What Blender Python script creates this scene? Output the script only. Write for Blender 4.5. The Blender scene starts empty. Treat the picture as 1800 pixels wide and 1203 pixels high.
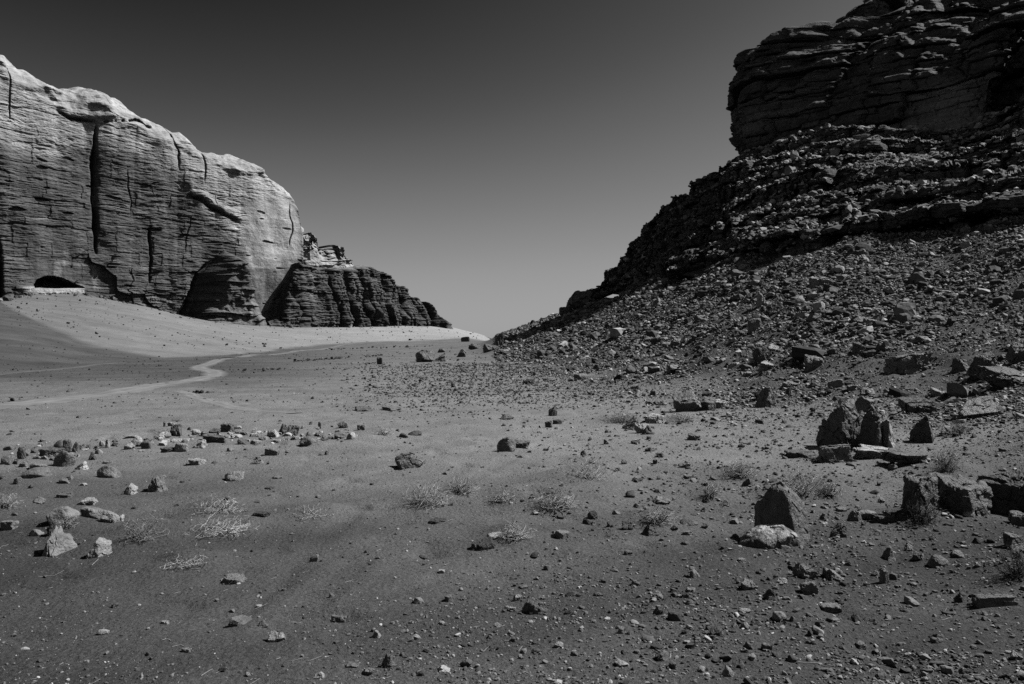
import bpy, bmesh, math, random
import numpy as np
from math import radians as R
C = bpy.context
S = C.scene
COL = S.collection
rng = np.random.default_rng(7)
random.seed(7)

# ---------------------------------------------------------------- camera, sky, sun, exposure
CAMZ, F, CX, CY = 1.7, 1400.0, 900.0, 601.5
cam = bpy.data.cameras.new('camera')
cam.lens = 28.0; cam.sensor_width = 36.0; cam.clip_start = .05; cam.clip_end = 20000
co = bpy.data.objects.new('camera', cam); COL.objects.link(co)
co.location = (0, 0, CAMZ); co.rotation_euler = (R(90), 0, 0)
S.camera = co
SUN_AZ, SUN_EL = R(79), R(49)          # azimuth from straight ahead towards the right
sun = bpy.data.lights.new('sun', 'SUN')
sun.energy = 5.0; sun.angle = R(.5); sun.color = (1, 1, 1)
so = bpy.data.objects.new('sun', sun); COL.objects.link(so)
so.rotation_euler = (SUN_EL - R(90), 0, -SUN_AZ)
so.location = (60, 30, 90)
W = bpy.data.worlds.new('World'); S.world = W; W.use_nodes = True
nt = W.node_tree; nt.nodes.clear()
def wn(t, **k):
    n = nt.nodes.new(t)
    for a, b in k.items(): setattr(n, a, b)
    return n
sky = wn('ShaderNodeTexSky', sky_type='NISHITA', sun_disc=False, sun_elevation=SUN_EL,
         sun_rotation=SUN_AZ, air_density=1.0, dust_density=1.2, ozone_density=1.0, altitude=900)
sep = wn('ShaderNodeSeparateColor')     # black-and-white film behind a red filter sees the red channel only
# density curve of the film: radiance -> the negative's response (points are grey values of 255)
powr = wn('ShaderNodeMath', operation='POWER'); powr.inputs[1].default_value = 1.6 / 2.2
scl = wn('ShaderNodeMath', operation='MULTIPLY'); scl.inputs[1].default_value = .016 ** (1 / 2.2)
fcv = wn('ShaderNodeFloatCurve'); cv = fcv.mapping.curves[0]
FILM = [(0, 0), (40, 28), (46, 40), (49, 50), (53, 62), (60, 81), (67, 100), (80, 125), (97, 146), (111, 157), (150, 168), (255, 178)]
for k, (a, b) in enumerate(FILM):
    if k < 2: cv.points[k].location = (a / 255, b / 255)
    else: cv.points.new(a / 255, b / 255)
fcv.mapping.update()
pw2 = wn('ShaderNodeMath', operation='POWER'); pw2.inputs[1].default_value = 2.2
gain = wn('ShaderNodeMath', operation='MULTIPLY'); gain.inputs[1].default_value = 10.0
bg = wn('ShaderNodeBackground'); bg.inputs[1].default_value = .1
wo = wn('ShaderNodeOutputWorld')
L = nt.links.new
L(sky.outputs[0], sep.inputs[0]); L(sep.outputs[0], powr.inputs[0]); L(powr.outputs[0], scl.inputs[0])
L(scl.outputs[0], fcv.inputs['Value']); L(fcv.outputs[0], pw2.inputs[0]); L(pw2.outputs[0], gain.inputs[0])
L(gain.outputs[0], bg.inputs[0]); L(bg.outputs[0], wo.inputs[0])
S.view_settings.view_transform = 'Standard'; S.view_settings.look = 'None'
S.view_settings.exposure = -0.12; S.view_settings.gamma = 1.0
S.render.engine = 'CYCLES'
S.cycles.max_bounces = 4; S.cycles.diffuse_bounces = 0
S.cycles.use_denoising = False

# ---------------------------------------------------------------- noise
_p = rng.permutation(256).astype(np.int32)
PERM = np.concatenate([_p, _p, _p])
_g = rng.normal(size=(256, 3)); GRAD = (_g / np.linalg.norm(_g, axis=1)[:, None]).astype(np.float32)
def perlin(x, y, z):
    x, y, z = np.broadcast_arrays(np.float32(x), np.float32(y), np.float32(z))
    xi, yi, zi = np.floor(x), np.floor(y), np.floor(z)
    xf, yf, zf = x - xi, y - yi, z - zi
    xi, yi, zi = xi.astype(np.int32), yi.astype(np.int32), zi.astype(np.int32)
    u, v, w = [t * t * t * (t * (t * 6 - 15) + 10) for t in (xf, yf, zf)]
    def g(a, b, c):
        h = PERM[PERM[PERM[(xi + a) & 255] + ((yi + b) & 255)] + ((zi + c) & 255)]
        q = GRAD[h]
        return q[..., 0] * (xf - a) + q[..., 1] * (yf - b) + q[..., 2] * (zf - c)
    x00 = g(0,0,0) * (1-u) + g(1,0,0) * u; x10 = g(0,1,0) * (1-u) + g(1,1,0) * u
    x01 = g(0,0,1) * (1-u) + g(1,0,1) * u; x11 = g(0,1,1) * (1-u) + g(1,1,1) * u
    return ((x00 * (1-v) + x10 * v) * (1-w) + (x01 * (1-v) + x11 * v) * w) * 1.6
def fbm(x, y, z=0.0, o=4, gain=.5, lac=2.07):
    a, s, f = 1.0, 0.0, 1.0
    for i in range(o):
        s = s + a * perlin(np.asarray(x) * f + 17.3 * i, np.asarray(y) * f + 5.1 * i, np.asarray(z) * f + 9.7 * i)
        a *= gain; f *= lac
    return s
def ridged(x, y, z=0.0, o=4):
    a, s, f = 1.0, 0.0, 1.0
    for i in range(o):
        s = s + a * (1 - 2 * np.abs(perlin(np.asarray(x) * f + 31.3 * i, np.asarray(y) * f + 3.1 * i, np.asarray(z) * f + 8.7 * i)))
        a *= .5; f *= 2.1
    return s
def worley(x, y, z):
    """distances to the nearest and second nearest cell point, and a value per cell"""
    x, y, z = np.broadcast_arrays(np.float32(x), np.float32(y), np.float32(z))
    xi, yi, zi = [np.floor(t).astype(np.int32) for t in (x, y, z)]
    f1 = np.full(x.shape, 9., np.float32); f2 = f1.copy(); val = np.zeros(x.shape, np.float32)
    for a in (-1, 0, 1):
        for b in (-1, 0, 1):
            for c in (-1, 0, 1):
                h = PERM[PERM[PERM[(xi + a) & 255] + ((yi + b) & 255)] + ((zi + c) & 255)]
                q = GRAD[h] * .5 + .5
                d = np.sqrt((xi + a + q[..., 0] - x) ** 2 + (yi + b + q[..., 1] - y) ** 2 + (zi + c + q[..., 2] - z) ** 2)
                m = d < f1
                f2 = np.where(m, f1, np.minimum(f2, d)); val = np.where(m, h / 255., val); f1 = np.where(m, d, f1)
    return f1, f2, val
def sstep(a, b, x):
    t = np.clip((np.asarray(x, float) - a) / (b - a), 0, 1); return t * t * (3 - 2 * t)
def blur(a, n, axis=0):
    if n < 1: return a
    k = np.hanning(2 * n + 3)[1:-1]; k /= k.sum()
    p = [(0, 0)] * a.ndim; p[axis] = (n, n)
    return np.apply_along_axis(lambda v: np.convolve(v, k, 'valid'), axis, np.pad(a, p, mode='edge'))

# ---------------------------------------------------------------- materials (all neutral: the photograph is black and white)
def rock_mat(name, var_scale=(1, 1, 1), var=.35, fine=18., fine_amt=.25, bump=.35, bump_dist=.03, bump_scale=25., rough=.8, spec=.25, streak=0.):
    m = bpy.data.materials.new(name); m.use_nodes = True
    t = m.node_tree; t.nodes.clear(); l = t.links.new
    def n(tp, **k):
        q = t.nodes.new(tp)
        for a, b in k.items(): setattr(q, a, b)
        return q
    out = n('ShaderNodeOutputMaterial'); b = n('ShaderNodeBsdfPrincipled')
    b.inputs['Roughness'].default_value = rough; b.inputs['Specular IOR Level'].default_value = spec
    at = n('ShaderNodeAttribute', attribute_name='tone')
    geo = n('ShaderNodeNewGeometry')
    mp = n('ShaderNodeMapping'); mp.inputs['Scale'].default_value = var_scale
    l(geo.outputs['Position'], mp.inputs['Vector'])
    n1 = n('ShaderNodeTexNoise'); n1.inputs['Scale'].default_value = 1.0; n1.inputs['Detail'].default_value = 6; n1.inputs['Roughness'].default_value = .65
    l(mp.outputs[0], n1.inputs['Vector'])
    n2 = n('ShaderNodeTexNoise'); n2.inputs['Scale'].default_value = fine; n2.inputs['Detail'].default_value = 4; n2.inputs['Roughness'].default_value = .7
    l(geo.outputs['Position'], n2.inputs['Vector'])
    def rng_(src, amt):
        r = n('ShaderNodeMapRange'); r.inputs['From Min'].default_value = .3; r.inputs['From Max'].default_value = .7
        r.inputs['To Min'].default_value = 1 - amt; r.inputs['To Max'].default_value = 1 + amt; r.clamp = True
        l(src, r.inputs['Value']); return r.outputs[0]
    def mul(a, c):
        q = n('ShaderNodeMath', operation='MULTIPLY'); l(a, q.inputs[0]); l(c, q.inputs[1]); return q.outputs[0]
    v = mul(at.outputs['Fac'], rng_(n1.outputs['Fac'], var)); v = mul(v, rng_(n2.outputs['Fac'], fine_amt))
    l(v, b.inputs['Base Color'])
    nb = n('ShaderNodeTexNoise'); nb.inputs['Scale'].default_value = bump_scale; nb.inputs['Detail'].default_value = 7; nb.inputs['Roughness'].default_value = .65
    l(geo.outputs['Position'], nb.inputs['Vector'])
    bp = n('ShaderNodeBump'); bp.inputs['Strength'].default_value = bump; bp.inputs['Distance'].default_value = bump_dist
    l(nb.outputs['Fac'], bp.inputs['Height']); l(bp.outputs[0], b.inputs['Normal']); l(b.outputs[0], out.inputs[0])
    return m
M_SAND = rock_mat('sand', (.6, .6, .6), .14, 45., .42, 1.0, .035, 26., .95, .05)
M_TRACK = rock_mat('track_sand', (.5, .5, .5), .12, 30., .12, .4, .02, 20., .95, .05)
M_CLIFF = rock_mat('sandstone_face', (.05, .05, .55), .3, 1.1, .22, .8, .5, .9, .95, .08)
M_FAR = rock_mat('far_sandstone', (.05, .05, .5), .3, .6, .25, .8, .8, .5, .95, .08)
M_HILL = rock_mat('dark_banded_rock', (.15, .15, .9), .4, 3.0, .35, .8, .25, 2.2, .8, .2)
M_ROCK = rock_mat('weathered_rock', (3, 3, 5), .35, 30., .3, .9, .06, 11., .52, .5)
M_SCREE = rock_mat('scree_stone', (2, 2, 2), .25, 20., .25, .5, .03, 14., .8, .2)
M_TWIG = rock_mat('dry_twig', (9, 9, 9), .3, 60., .2, .2, .002, 90., .8, .1)
M_SCRUB = rock_mat('scrub_leaf', (.5, .5, .5), .3, 4., .3, .3, .05, 5., .9, .05)

# ---------------------------------------------------------------- mesh helpers
def mesh(name, verts, faces, mat, tone=None, parent=None, smooth=False):
    """verts (n,3); faces an int array (m,3) or (m,4)"""
    me = bpy.data.meshes.new(name)
    verts = np.ascontiguousarray(verts, np.float32); faces = np.ascontiguousarray(faces, np.int32)
    k = faces.shape[1]
    me.vertices.add(len(verts)); me.vertices.foreach_set('co', verts.ravel())
    me.loops.add(faces.size); me.loops.foreach_set('vertex_index', faces.ravel())
    me.polygons.add(len(faces)); me.polygons.foreach_set('loop_start', np.arange(0, faces.size, k, dtype=np.int32))
    me.polygons.foreach_set('loop_total', np.full(len(faces), k, np.int32))
    me.polygons.foreach_set('use_smooth', np.full(len(faces), smooth, bool))
    if tone is not None:
        a = me.attributes.new('tone', 'FLOAT', 'POINT')
        a.data.foreach_set('value', np.broadcast_to(np.float32(tone), (len(verts),)).astype(np.float32).copy())
    me.update(calc_edges=True); me.materials.append(mat)
    o = bpy.data.objects.new(name, me); COL.objects.link(o)
    if parent is not None: o.parent = parent
    return o
def tag(o, label, cat, group=None, kind=None):
    o['label'] = label; o['category'] = cat
    if group: o['group'] = group
    if kind: o['kind'] = kind
    return o
def grid_faces(nu, nv, flip=False):
    i = np.arange(nu - 1)[:, None] * nv + np.arange(nv - 1)[None, :]
    q = np.stack([i, i + nv, i + nv + 1, i + 1], -1).reshape(-1, 4)
    return q[:, ::-1] if flip else q
_ico = {}
def ico(sub):
    if sub not in _ico:
        bm = bmesh.new(); bmesh.ops.create_icosphere(bm, subdivisions=sub, radius=1.0)
        v = np.array([x.co[:] for x in bm.verts], np.float32); f = np.array([[q.index for q in p.verts] for p in bm.faces], np.int32)
        bm.free(); _ico[sub] = (v / np.linalg.norm(v, axis=1)[:, None], f)
    return _ico[sub]

# ---------------------------------------------------------------- terrain
def zz(d, py): return CAMZ + d * (CY - py) / F
def talus(px, foot_d, foot_z, top_d, top_py, e=1.3):
    t = np.linspace(0, 1, 14); zt = zz(top_d, top_py)
    return [(0, 0), (foot_d * .55, foot_z * .1)] + [(foot_d + (top_d - foot_d) * q, foot_z + (zt - foot_z) * q ** e) for q in t] + [(top_d * 1.06, zt - .3), (top_d * 1.3, zt - 1.5), (top_d * 4, zt - 1)]
TAB = {
 -400: [(0,0),(38,0),(70,2.2),(135,11.5),(155,12.5),(400,14)],
 0: [(0,0),(45,0),(80,1.9),(150,9.2),(205,13.2),(400,14)],
 60: [(0,0),(52,0),(86,1.9),(150,8.4),(212,15.0),(400,16)],
 140: [(0,0),(62,0),(95,1.3),(160,8.2),(222,15.5),(400,16)],
 250: [(0,0),(80,0),(110,1.5),(170,6.8),(236,13.0),(400,14)],
 340: [(0,0),(92,0),(130,1.6),(248,9.6),(400,11)],
 470: [(0,0),(125,0),(200,3.0),(267,7.8),(400,10)],
 560: [(0,0),(140,0.05),(205,1.9),(276,7.2),(400,9.6),(600,12)],
 680: [(0,0),(140,0.1),(205,2.0),(240,3.9),(313,8.2),(540,13.2),(700,14)],
 765: [(0,0),(140,0.1),(215,2.2),(330,8.8),(640,16.1),(800,17)],
 800: [(0,0),(140,0.2),(220,2.6),(330,7.3),(640,12.2),(900,13)],
 850: [(0,0),(110,0.2),(200,2.0),(600,7.6),(900,8)],
 870: talus(870, 66, .15, 150, 592), 900: talus(900, 60, .15, 150, 579), 950: talus(950, 52, .2, 150, 561),
 1000: talus(1000, 44, .2, 148, 543), 1050: talus(1050, 37, .2, 140, 521), 1150: talus(1150, 29, .25, 100, 480),
 1300: talus(1300, 23, .3, 66, 438), 1500: talus(1500, 18.5, .4, 50, 412), 1650: talus(1650, 16.5, .4, 46, 400),
 1800: talus(1800, 14.5, .45, 42, 372), 2250: talus(2250, 11, .5, 34, 310),
}
TPX = np.linspace(-400, 2250, 531); TLD = np.linspace(math.log(.3), math.log(6000), 900)
_k = sorted(TAB); _colz = np.array([np.interp(np.exp(TLD), [a for a, b in TAB[k]], [b for a, b in TAB[k]]) for k in _k])
TZ = np.array([np.interp(TPX, _k, _colz[:, j]) for j in range(len(TLD))]).T
TZ = blur(blur(TZ, 6, 0), 7, 1)
def bil(T, a, b, A, B):
    fa = np.clip(np.interp(A, a, np.arange(len(a))), 0, len(a) - 1.001); fb = np.clip(np.interp(B, b, np.arange(len(b))), 0, len(b) - 1.001)
    ia, ib = fa.astype(int), fb.astype(int); ta, tb = fa - ia, fb - ib
    return (T[ia, ib] * (1-ta) + T[ia+1, ib] * ta) * (1-tb) + (T[ia, ib+1] * (1-ta) + T[ia+1, ib+1] * ta) * tb
def pxd(x, y):
    th = np.arctan2(x, y); r = np.hypot(x, y); tc = np.clip(th, -R(52), R(52))
    return CX + F * np.tan(tc), r * np.cos(tc), th, r
def Gbase(x, y):
    px, d, th, r = pxd(x, y)
    return bil(TZ, TPX, TLD, px, np.log(np.maximum(d, .31))) * sstep(0, R(60), math.pi - np.abs(th))
# lines on the ground, read in the photograph: talus foot, hill base, edge of the pale dune
FOOT = [(-400, 900), (700, 900), (845, 900), (872, 58), (950, 46), (1050, 34), (1150, 26), (1300, 20.5), (1500, 16.5), (1800, 13), (2250, 10)]
TOPD = [(850, 150), (1000, 148), (1050, 140), (1150, 100), (1300, 66), (1500, 50), (1650, 46), (1800, 42), (2250, 34)]
def ip(tab, v): return np.interp(v, [a for a, b in tab], [b for a, b in tab])
def ray_hit(pxs, pys, G):
    d = np.exp(np.linspace(math.log(2.0), math.log(900), 3000))
    res = []
    for px, py in zip(pxs, pys):
        s = (px - CX) / F
        e = G(s * d, d) - (CAMZ - (py - CY) / F * d)
        i = np.argmax(e > 0) if (e > 0).any() else len(d) - 1
        i = max(i, 1); t = e[i-1] / (e[i-1] - e[i] + 1e-9); dd = d[i-1] + (d[i] - d[i-1]) * np.clip(t, 0, 1)
        res.append((s * dd, dd))
    return res
_b = [(-400, 500), (10, 540), (65, 570), (125, 593), (200, 613), (290, 628), (400, 625), (470, 617), (560, 608), (700, 599.5), (800, 594)]
_hb = ray_hit([a for a, b in _b[1:]], [b for a, b in _b[1:]], Gbase)
DUNE = [(-400, 900), (-40, 300)] + [(a, h[1]) for (a, b), h in zip(_b[1:], _hb)] + [(880, 230), (1000, 400)]

SHRUBS = [  # px, py at the foot, width, height, darkness, what singles it out
 (755,886,92,50,0,'pale dry shrub, upright and fan-shaped, left one of a touching pair on sand'),
 (815,866,62,34,0,'pale dry shrub, lower right one of a touching pair on open sand'),
 (1030,842,95,42,0,'wide pale dry shrub crowning a sand mound in the middle of the plain'),
 (975,891,84,38,0,'rounded pale dry shrub at the foot of the sand mound'),
 (385,899,88,40,0,'dry shrub with short dark shadow, behind the sprawling dead one'),
 (250,946,92,44,1,'thin greyish dry shrub beside the two big pale rocks at left'),
 (392,934,115,34,0,'sprawling dead shrub with long bare twigs lying along the sand'),
 (545,906,66,26,0,'small sparse dry shrub alone right of the dead sprawling one'),
 (905,942,58,38,0,'small fan-shaped dry shrub standing behind a flat dark stone'),
 (1405,870,95,56,0,'bushy pale shrub behind the dark two-tone boulder with a light step'),
 (1458,868,56,28,0,'low dry tuft touching the right side of the bushy pale shrub'),
 (1300,836,64,30,0,'low dry shrub between gravel and the bushy pale shrub'),
 (1250,873,40,32,0,'narrow dry tuft standing alone among small stones'),
 (1155,916,74,32,0,'low spreading dry shrub on the gravelly sand in the middle'),
 (1622,918,66,48,2,'dark tangled dead shrub against the left end of the long outcrop'),
 (1665,826,54,46,1,'greyish shrub between the broken boulders and the long outcrop'),
 (12,891,34,32,0,'pale tuft cut by the left edge of the view'),
 (1090,742,76,20,1,'low grey shrub patch at the edge of the scree'),
 (672,765,44,18,0,'small faint dry tuft beyond the stone ring, right of it'),
 (1785,1012,70,60,2,'dark tangled shrub above the long dark bar-shaped stone'),
 (885,880,64,26,0,'very sparse dry twigs just left of the rounded pale shrub'),
 (330,990,70,20,0,'flat scatter of dead twigs in front of the sprawling shrub'),
 (120,925,50,20,1,'thin grey twigs behind the big pale rock at left'),
 (290,765,40,16,1,'faint little tuft on the plain beside the stone row'),
 (1690,760,60,26,1,'grey dry brush among the stones at the foot of the slope'),
 (1200,740,50,18,0,'thin pale grass tuft in front of the slabby boulder pair'),
]
MOUNDS = [(x, y, w * y / F * .75 + .15, min(.05 + h * y / F * .3, .12)) for (px, py, w, h, dk, lb), (x, y) in zip(SHRUBS, ray_hit([s[0] for s in SHRUBS], [s[1] for s in SHRUBS], Gbase))]
_mx, _my = ray_hit([1000], [862], Gbase)[0]; MOUNDS.append((_mx, _my, 1.0, .16))
_mx, _my = ray_hit([1690], [930], Gbase)[0]; MOUNDS.append((_mx, _my, .9, .08))

RUTS = []
for ln in (((250,1240),(390,1100),(520,980),(640,890),(790,810),(960,748)), ((360,1240),(505,1100),(630,985),(742,895),(860,822),(1010,758)), ((-40,1130),(120,1010),(330,900),(560,830),(740,790)), ((20,1203),(210,1040),(410,915),(620,842),(800,800))):
    P = ray_hit([a for a, b in ln], [b for a, b in ln], Gbase); RUTS.append(P)
def G(x, y):
    px, d, th, r = pxd(x, y)
    z = Gbase(x, y)
    foot = ip(FOOT, px)
    tal = sstep(.8, 1.5, d / foot)                          # how much of the slope we are on
    far = sstep(60, 160, d)
    z = z + fbm(x / 9, y / 9, 3.3, 3) * (.07 + .10 * tal) * sstep(2, 12, r)
    z = z + fbm(x / 45, y / 45, 1.3, 3) * .5 * far * (1 - tal)
    near = 1 - sstep(25, 60, d)
    z = z + near * (fbm(x / 1.3, y / 1.3, 5.5, 3) * .034 + fbm(x / .33, y / .33, 7.7, 3) * .009)
    z = z + near * np.maximum(0, perlin(x / .45, y / .28, 2.2) - .3) * -.09      # scuffs and footprints
    z = z + tal * ((fbm(x / 3.0, y / 3.0, 8.8, 3)) * .28 + np.abs(perlin(x / .8, y / .8, 4.4)) * .14 * (1 - sstep(40, 110, d)))
    for P in RUTS:
        q = np.full(x.shape, 9.0); nr_ = np.nonzero(r < 45)[0]
        xx, yy = x[nr_], y[nr_]; dm = np.full(len(nr_), 9.0)
        for (ax, ay), (bx, by) in zip(P[:-1], P[1:]):
            vx, vy = bx - ax, by - ay; t = np.clip(((xx - ax) * vx + (yy - ay) * vy) / (vx * vx + vy * vy), 0, 1)
            dm = np.minimum(dm, np.hypot(xx - ax - t * vx, yy - ay - t * vy))
        w = np.clip(fbm(xx / 1.1, yy / 1.1, 4.4, 3) * 1.6 + .25, 0, 1)
        z[nr_] += w * (-.014 * np.exp(-(dm / .11) ** 4) + .007 * np.exp(-((dm - .2) / .07) ** 2))
    for mx, my, s, h in MOUNDS:
        q = ((x - mx) ** 2 + ((y - my)) ** 2) / (s * s)
        z = z + h * np.exp(-q * 1.6)
    return z
def ground_tone(x, y):
    px, d, th, r = pxd(x, y)
    foot = ip(FOOT, px); tal = sstep(.75, 1.25, d / foot * (1 + .15 * fbm(x / 4, y / 4, 6.1, 3)))
    dn = ip(DUNE, px) * (1 + .05 * fbm(x / 25, y / 25, 2.1, 3))
    pale = sstep(.96, 1.05, d / dn) * (1 - tal)
    t = .245 + .03 * fbm(x / 6, y / 6, 1.7, 4)
    sx, sy = x * .86 + y * .5, y * .86 - x * .5
    t = t * (1 + .10 * fbm(sx / 5, sy / .7, 3.1, 4) * (1 - sstep(30, 60, d)))         # wind streaks
    t = t - .14 * (1 - sstep(4.2, 12.5, d + 1.2 * fbm(x / 2.5, y / 2.5, 4.9, 4) + np.abs(px - 850) * -.0016))   # coarse grit near the camera, darkened further by vignette falloff painted into the tone
    t = t - .14 * sstep(16, 45, d) * (1 - sstep(350, 760, px)) - .035 * (1 - sstep(-200, 500, px)) * (1 - sstep(16, 45, d))  # darker plain before the dune; vignette painted into it and the near left
    t = t - .06 * sstep(30, 90, d) * sstep(350, 760, px) * (1 - pale)
    t = t + pale * (.14 - .05 * (1 - sstep(60, 330, px)) + .035 * fbm(x / 30, y / 12, 9.9, 4))
    t = t - .13 * tal
    return np.maximum(t, .03)

th = np.concatenate([np.linspace(-math.pi, -R(40), 70)[:-1], np.linspace(-R(40), R(40), 1250), np.linspace(R(40), math.pi, 70)[1:]])
lr = np.concatenate([np.linspace(math.log(.25), math.log(3), 40)[:-1], np.linspace(math.log(3), math.log(900), 900), np.linspace(math.log(900), math.log(9000), 30)[1:]])
TH, LR = np.meshgrid(th, lr, indexing='ij'); RR = np.exp(LR)
gx, gy = RR * np.sin(TH), RR * np.cos(TH)
gz = G(gx.ravel(), gy.ravel()).reshape(gx.shape)
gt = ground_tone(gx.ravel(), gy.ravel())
def Gm(x, y):
    return bil(gz, th, lr, np.arctan2(x, y), np.log(np.maximum(np.hypot(x, y), .26)))
gv = np.stack([gx, gy, gz], -1).reshape(-1, 3)
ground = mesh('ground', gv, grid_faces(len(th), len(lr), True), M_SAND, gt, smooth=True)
tag(ground, 'grey desert sand plain rising into a pale dune at left and a stony slope at right', 'ground', kind='structure')
del gv

def at(px, py): return ray_hit([px], [py], Gm)[0]

# ---------------------------------------------------------------- wheel track
def ribbon(name, pts, width, tone, label, seed, lift=.02, n=500):
    P = np.array(ray_hit([p[0] for p in pts], [p[1] for p in pts], Gbase))
    t = np.concatenate([[0], np.cumsum(np.hypot(*np.diff(P, axis=0).T))]); tt = np.linspace(0, t[-1], n)
    x = blur(np.interp(tt, t, P[:, 0]), 9); y = blur(np.interp(tt, t, P[:, 1]), 9)
    tx, ty = np.gradient(x), np.gradient(y); l = np.hypot(tx, ty); nx, ny = ty / l, -tx / l
    k = np.linspace(-1, 1, 25)
    wl = width * .5 * (1 + .35 * fbm(tt / 2.2, seed, 0, 4)); wr = width * .5 * (1 + .35 * fbm(tt / 2.2, seed + 50, 0, 4))
    off = np.where(k[None] < 0, k[None] * wl[:, None], k[None] * wr[:, None])
    X = x[:, None] + nx[:, None] * off; Y = y[:, None] + ny[:, None] * off
    Z = Gm(X, Y) + lift * (1 - np.abs(k[None]) ** 4 * .9)
    rut = np.exp(-((np.abs(k[None]) - .42) / .16) ** 2)
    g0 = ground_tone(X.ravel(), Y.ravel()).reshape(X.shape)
    ed = np.clip(1 - np.abs(k[None]) ** 2.5 + .35 * fbm(X / .7, Y / .7, seed + 2, 3) * (np.abs(k[None]) > .3), 0, 1) * sstep(0, .08, np.linspace(0, 1, n))[:, None] * sstep(1, .8, np.linspace(0, 1, n))[:, None]; ed[:, 0] = 0; ed[:, -1] = 0
    T = g0 + (tone * (1 - .22 * (1 - rut) + .12 * fbm(X / 1.2, Y / 1.2, seed, 3)) - g0) * ed
    o = mesh(name, np.stack([X, Y, Z], -1).reshape(-1, 3), grid_faces(n, 25), M_TRACK, T.ravel(), smooth=True)
    return tag(o, label, 'track', kind='structure')
ribbon('track', [(-260,738),(-60,722),(0,716),(100,704),(200,691),(290,677),(345,668),(378,660),(376,655),(352,651),(348,647),(366,640),(385,633),(420,628)], 1.4, .29,
       'pale wheel track winding across the plain to the foot of the dune', 3, .03)
ribbon('track', [(400,630),(450,624.5),(520,616.5),(600,609),(680,603.5)], 1.5, .26, 'faint far continuation of the wheel track along the dune foot', 9, .08)
ribbon('track', [(-60,662),(0,658),(90,652),(160,644),(215,638)], .6, .165, 'thin pale secondary path on the dark plain behind the main track', 14, .05)
ribbon('track', [(310,686),(345,697),(385,711),(430,718),(520,727)], .5, .3, 'faint single wheel rut branching right from the main track', 21, .015)

# ---------------------------------------------------------------- cliffs
def path_xy(pts, n, sm=6):
    """pts: (px, depth, py of the foot, py of the top) -> arrays along the wall"""
    P = np.array([((p[0] - CX) / F * p[1], p[1], zz(p[1], p[2]), zz(p[1], p[3]), p[0]) for p in pts], float)
    t = np.concatenate([[0], np.cumsum(np.hypot(np.diff(P[:, 0]), np.diff(P[:, 1])))])
    tt = np.linspace(0, t[-1], n); Q = [blur(np.interp(tt, t, P[:, i]), sm) for i in range(5)]
    return tt, Q
def saw(z, s, freq, amp_mask, seed):
    """undercut strata: each layer juts furthest at its lower edge"""
    w = z * freq + 1.2 * fbm(s / 30, z / 14, seed, 3) + 1.5 * fbm(seed * 1.7, z * freq / 3.1, 2.2, 3)
    i = np.floor(w); f = w - i
    keep = perlin(s / 9 + i * 7.7, i * 3.13, seed + 2)
    return (np.clip(1 - f, 0, 1) ** 1.5) * sstep(-.15, .35, keep) * amp_mask
def wall(name, pts, nu, nv, disp, tone, mat, side=1, roundness=.12, back=14., inland=45., sm=6, foot=4., lean=None, knob=.9):
    s, (x, y, z0, z1, pp) = path_xy(pts, nu, sm)
    tx, ty = np.gradient(x), np.gradient(y); l = np.hypot(tx, ty); nx, ny = side * ty / l, -side * tx / l
    nx, ny = blur(nx, sm * 2), blur(ny, sm * 2); l = np.hypot(nx, ny); nx, ny = nx / l, ny / l
    nf, nr = int(nv * .8), int(nv * .15); ni = nv - nf - nr
    v = np.linspace(0, 1, nf)
    hf = np.concatenate([v * (1 - roundness), 1 - roundness + roundness * np.sin(np.linspace(0, 1, nr + 1)[1:] * math.pi / 2), np.ones(ni)])
    bk = np.concatenate([np.zeros(nf), back * (1 - np.cos(np.linspace(0, 1, nr + 1)[1:] * math.pi / 2)), back + inland * np.linspace(0, 1, ni + 1)[1:] ** 1.5])
    Sg = np.repeat(s[:, None], nv, 1); PX = np.repeat(pp[:, None], nv, 1)
    z1 = CAMZ + (z1 - CAMZ) * (1 + .7 * back / np.maximum(y, 30))
    H = (z1 - z0)[:, None]; Z = z0[:, None] - foot * (1 - np.minimum(hf / .08, 1))[None] + H * hf[None]
    dpt = disp(Sg, Z, PX, np.repeat(hf[None], nu, 0), H)
    fade = np.concatenate([np.ones(nf + nr), np.linspace(1, .2, ni)])[None]
    off = dpt * fade - np.minimum(bk, back)[None]; run = np.maximum(bk - back, 0)[None]
    if lean is not None: run = run + lean(Sg, Z, PX, np.repeat(hf[None], nu, 0))
    ix, iy = (-.97, .25) if side > 0 else (.88, .47)                   # the flat top runs back the same way everywhere
    X = x[:, None] + nx[:, None] * off + ix * run; Y = y[:, None] + ny[:, None] * off + iy * run
    top = (hf >= 1 - roundness)[None]
    Z = Z + np.where(top, 1, 0) * (fbm(X / 9, Y / 9, 4.2, 4) * .9 + (knob - .9) * (.9 - 2.2 * np.abs(perlin(Sg / 15, .6, 3.1)) + .5 * fbm(X / 5, Y / 5, 7.7, 2))) * sstep(1 - roundness, 1, hf)[None] - np.maximum(bk - back, 0)[None] * .06
    T = tone(Sg, Z, PX, np.repeat(hf[None], nu, 0), H, (Z - z0[:, None]) / H)
    return mesh(name, np.stack([X, Y, Z], -1).reshape(-1, 3), grid_faces(nu, nv, side < 0), mat, T.ravel())
_bt = np.random.default_rng(77).uniform(.5, 1.0, 400) ** 2 * 3.2
BEDS = np.cumsum(_bt) - 60
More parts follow.
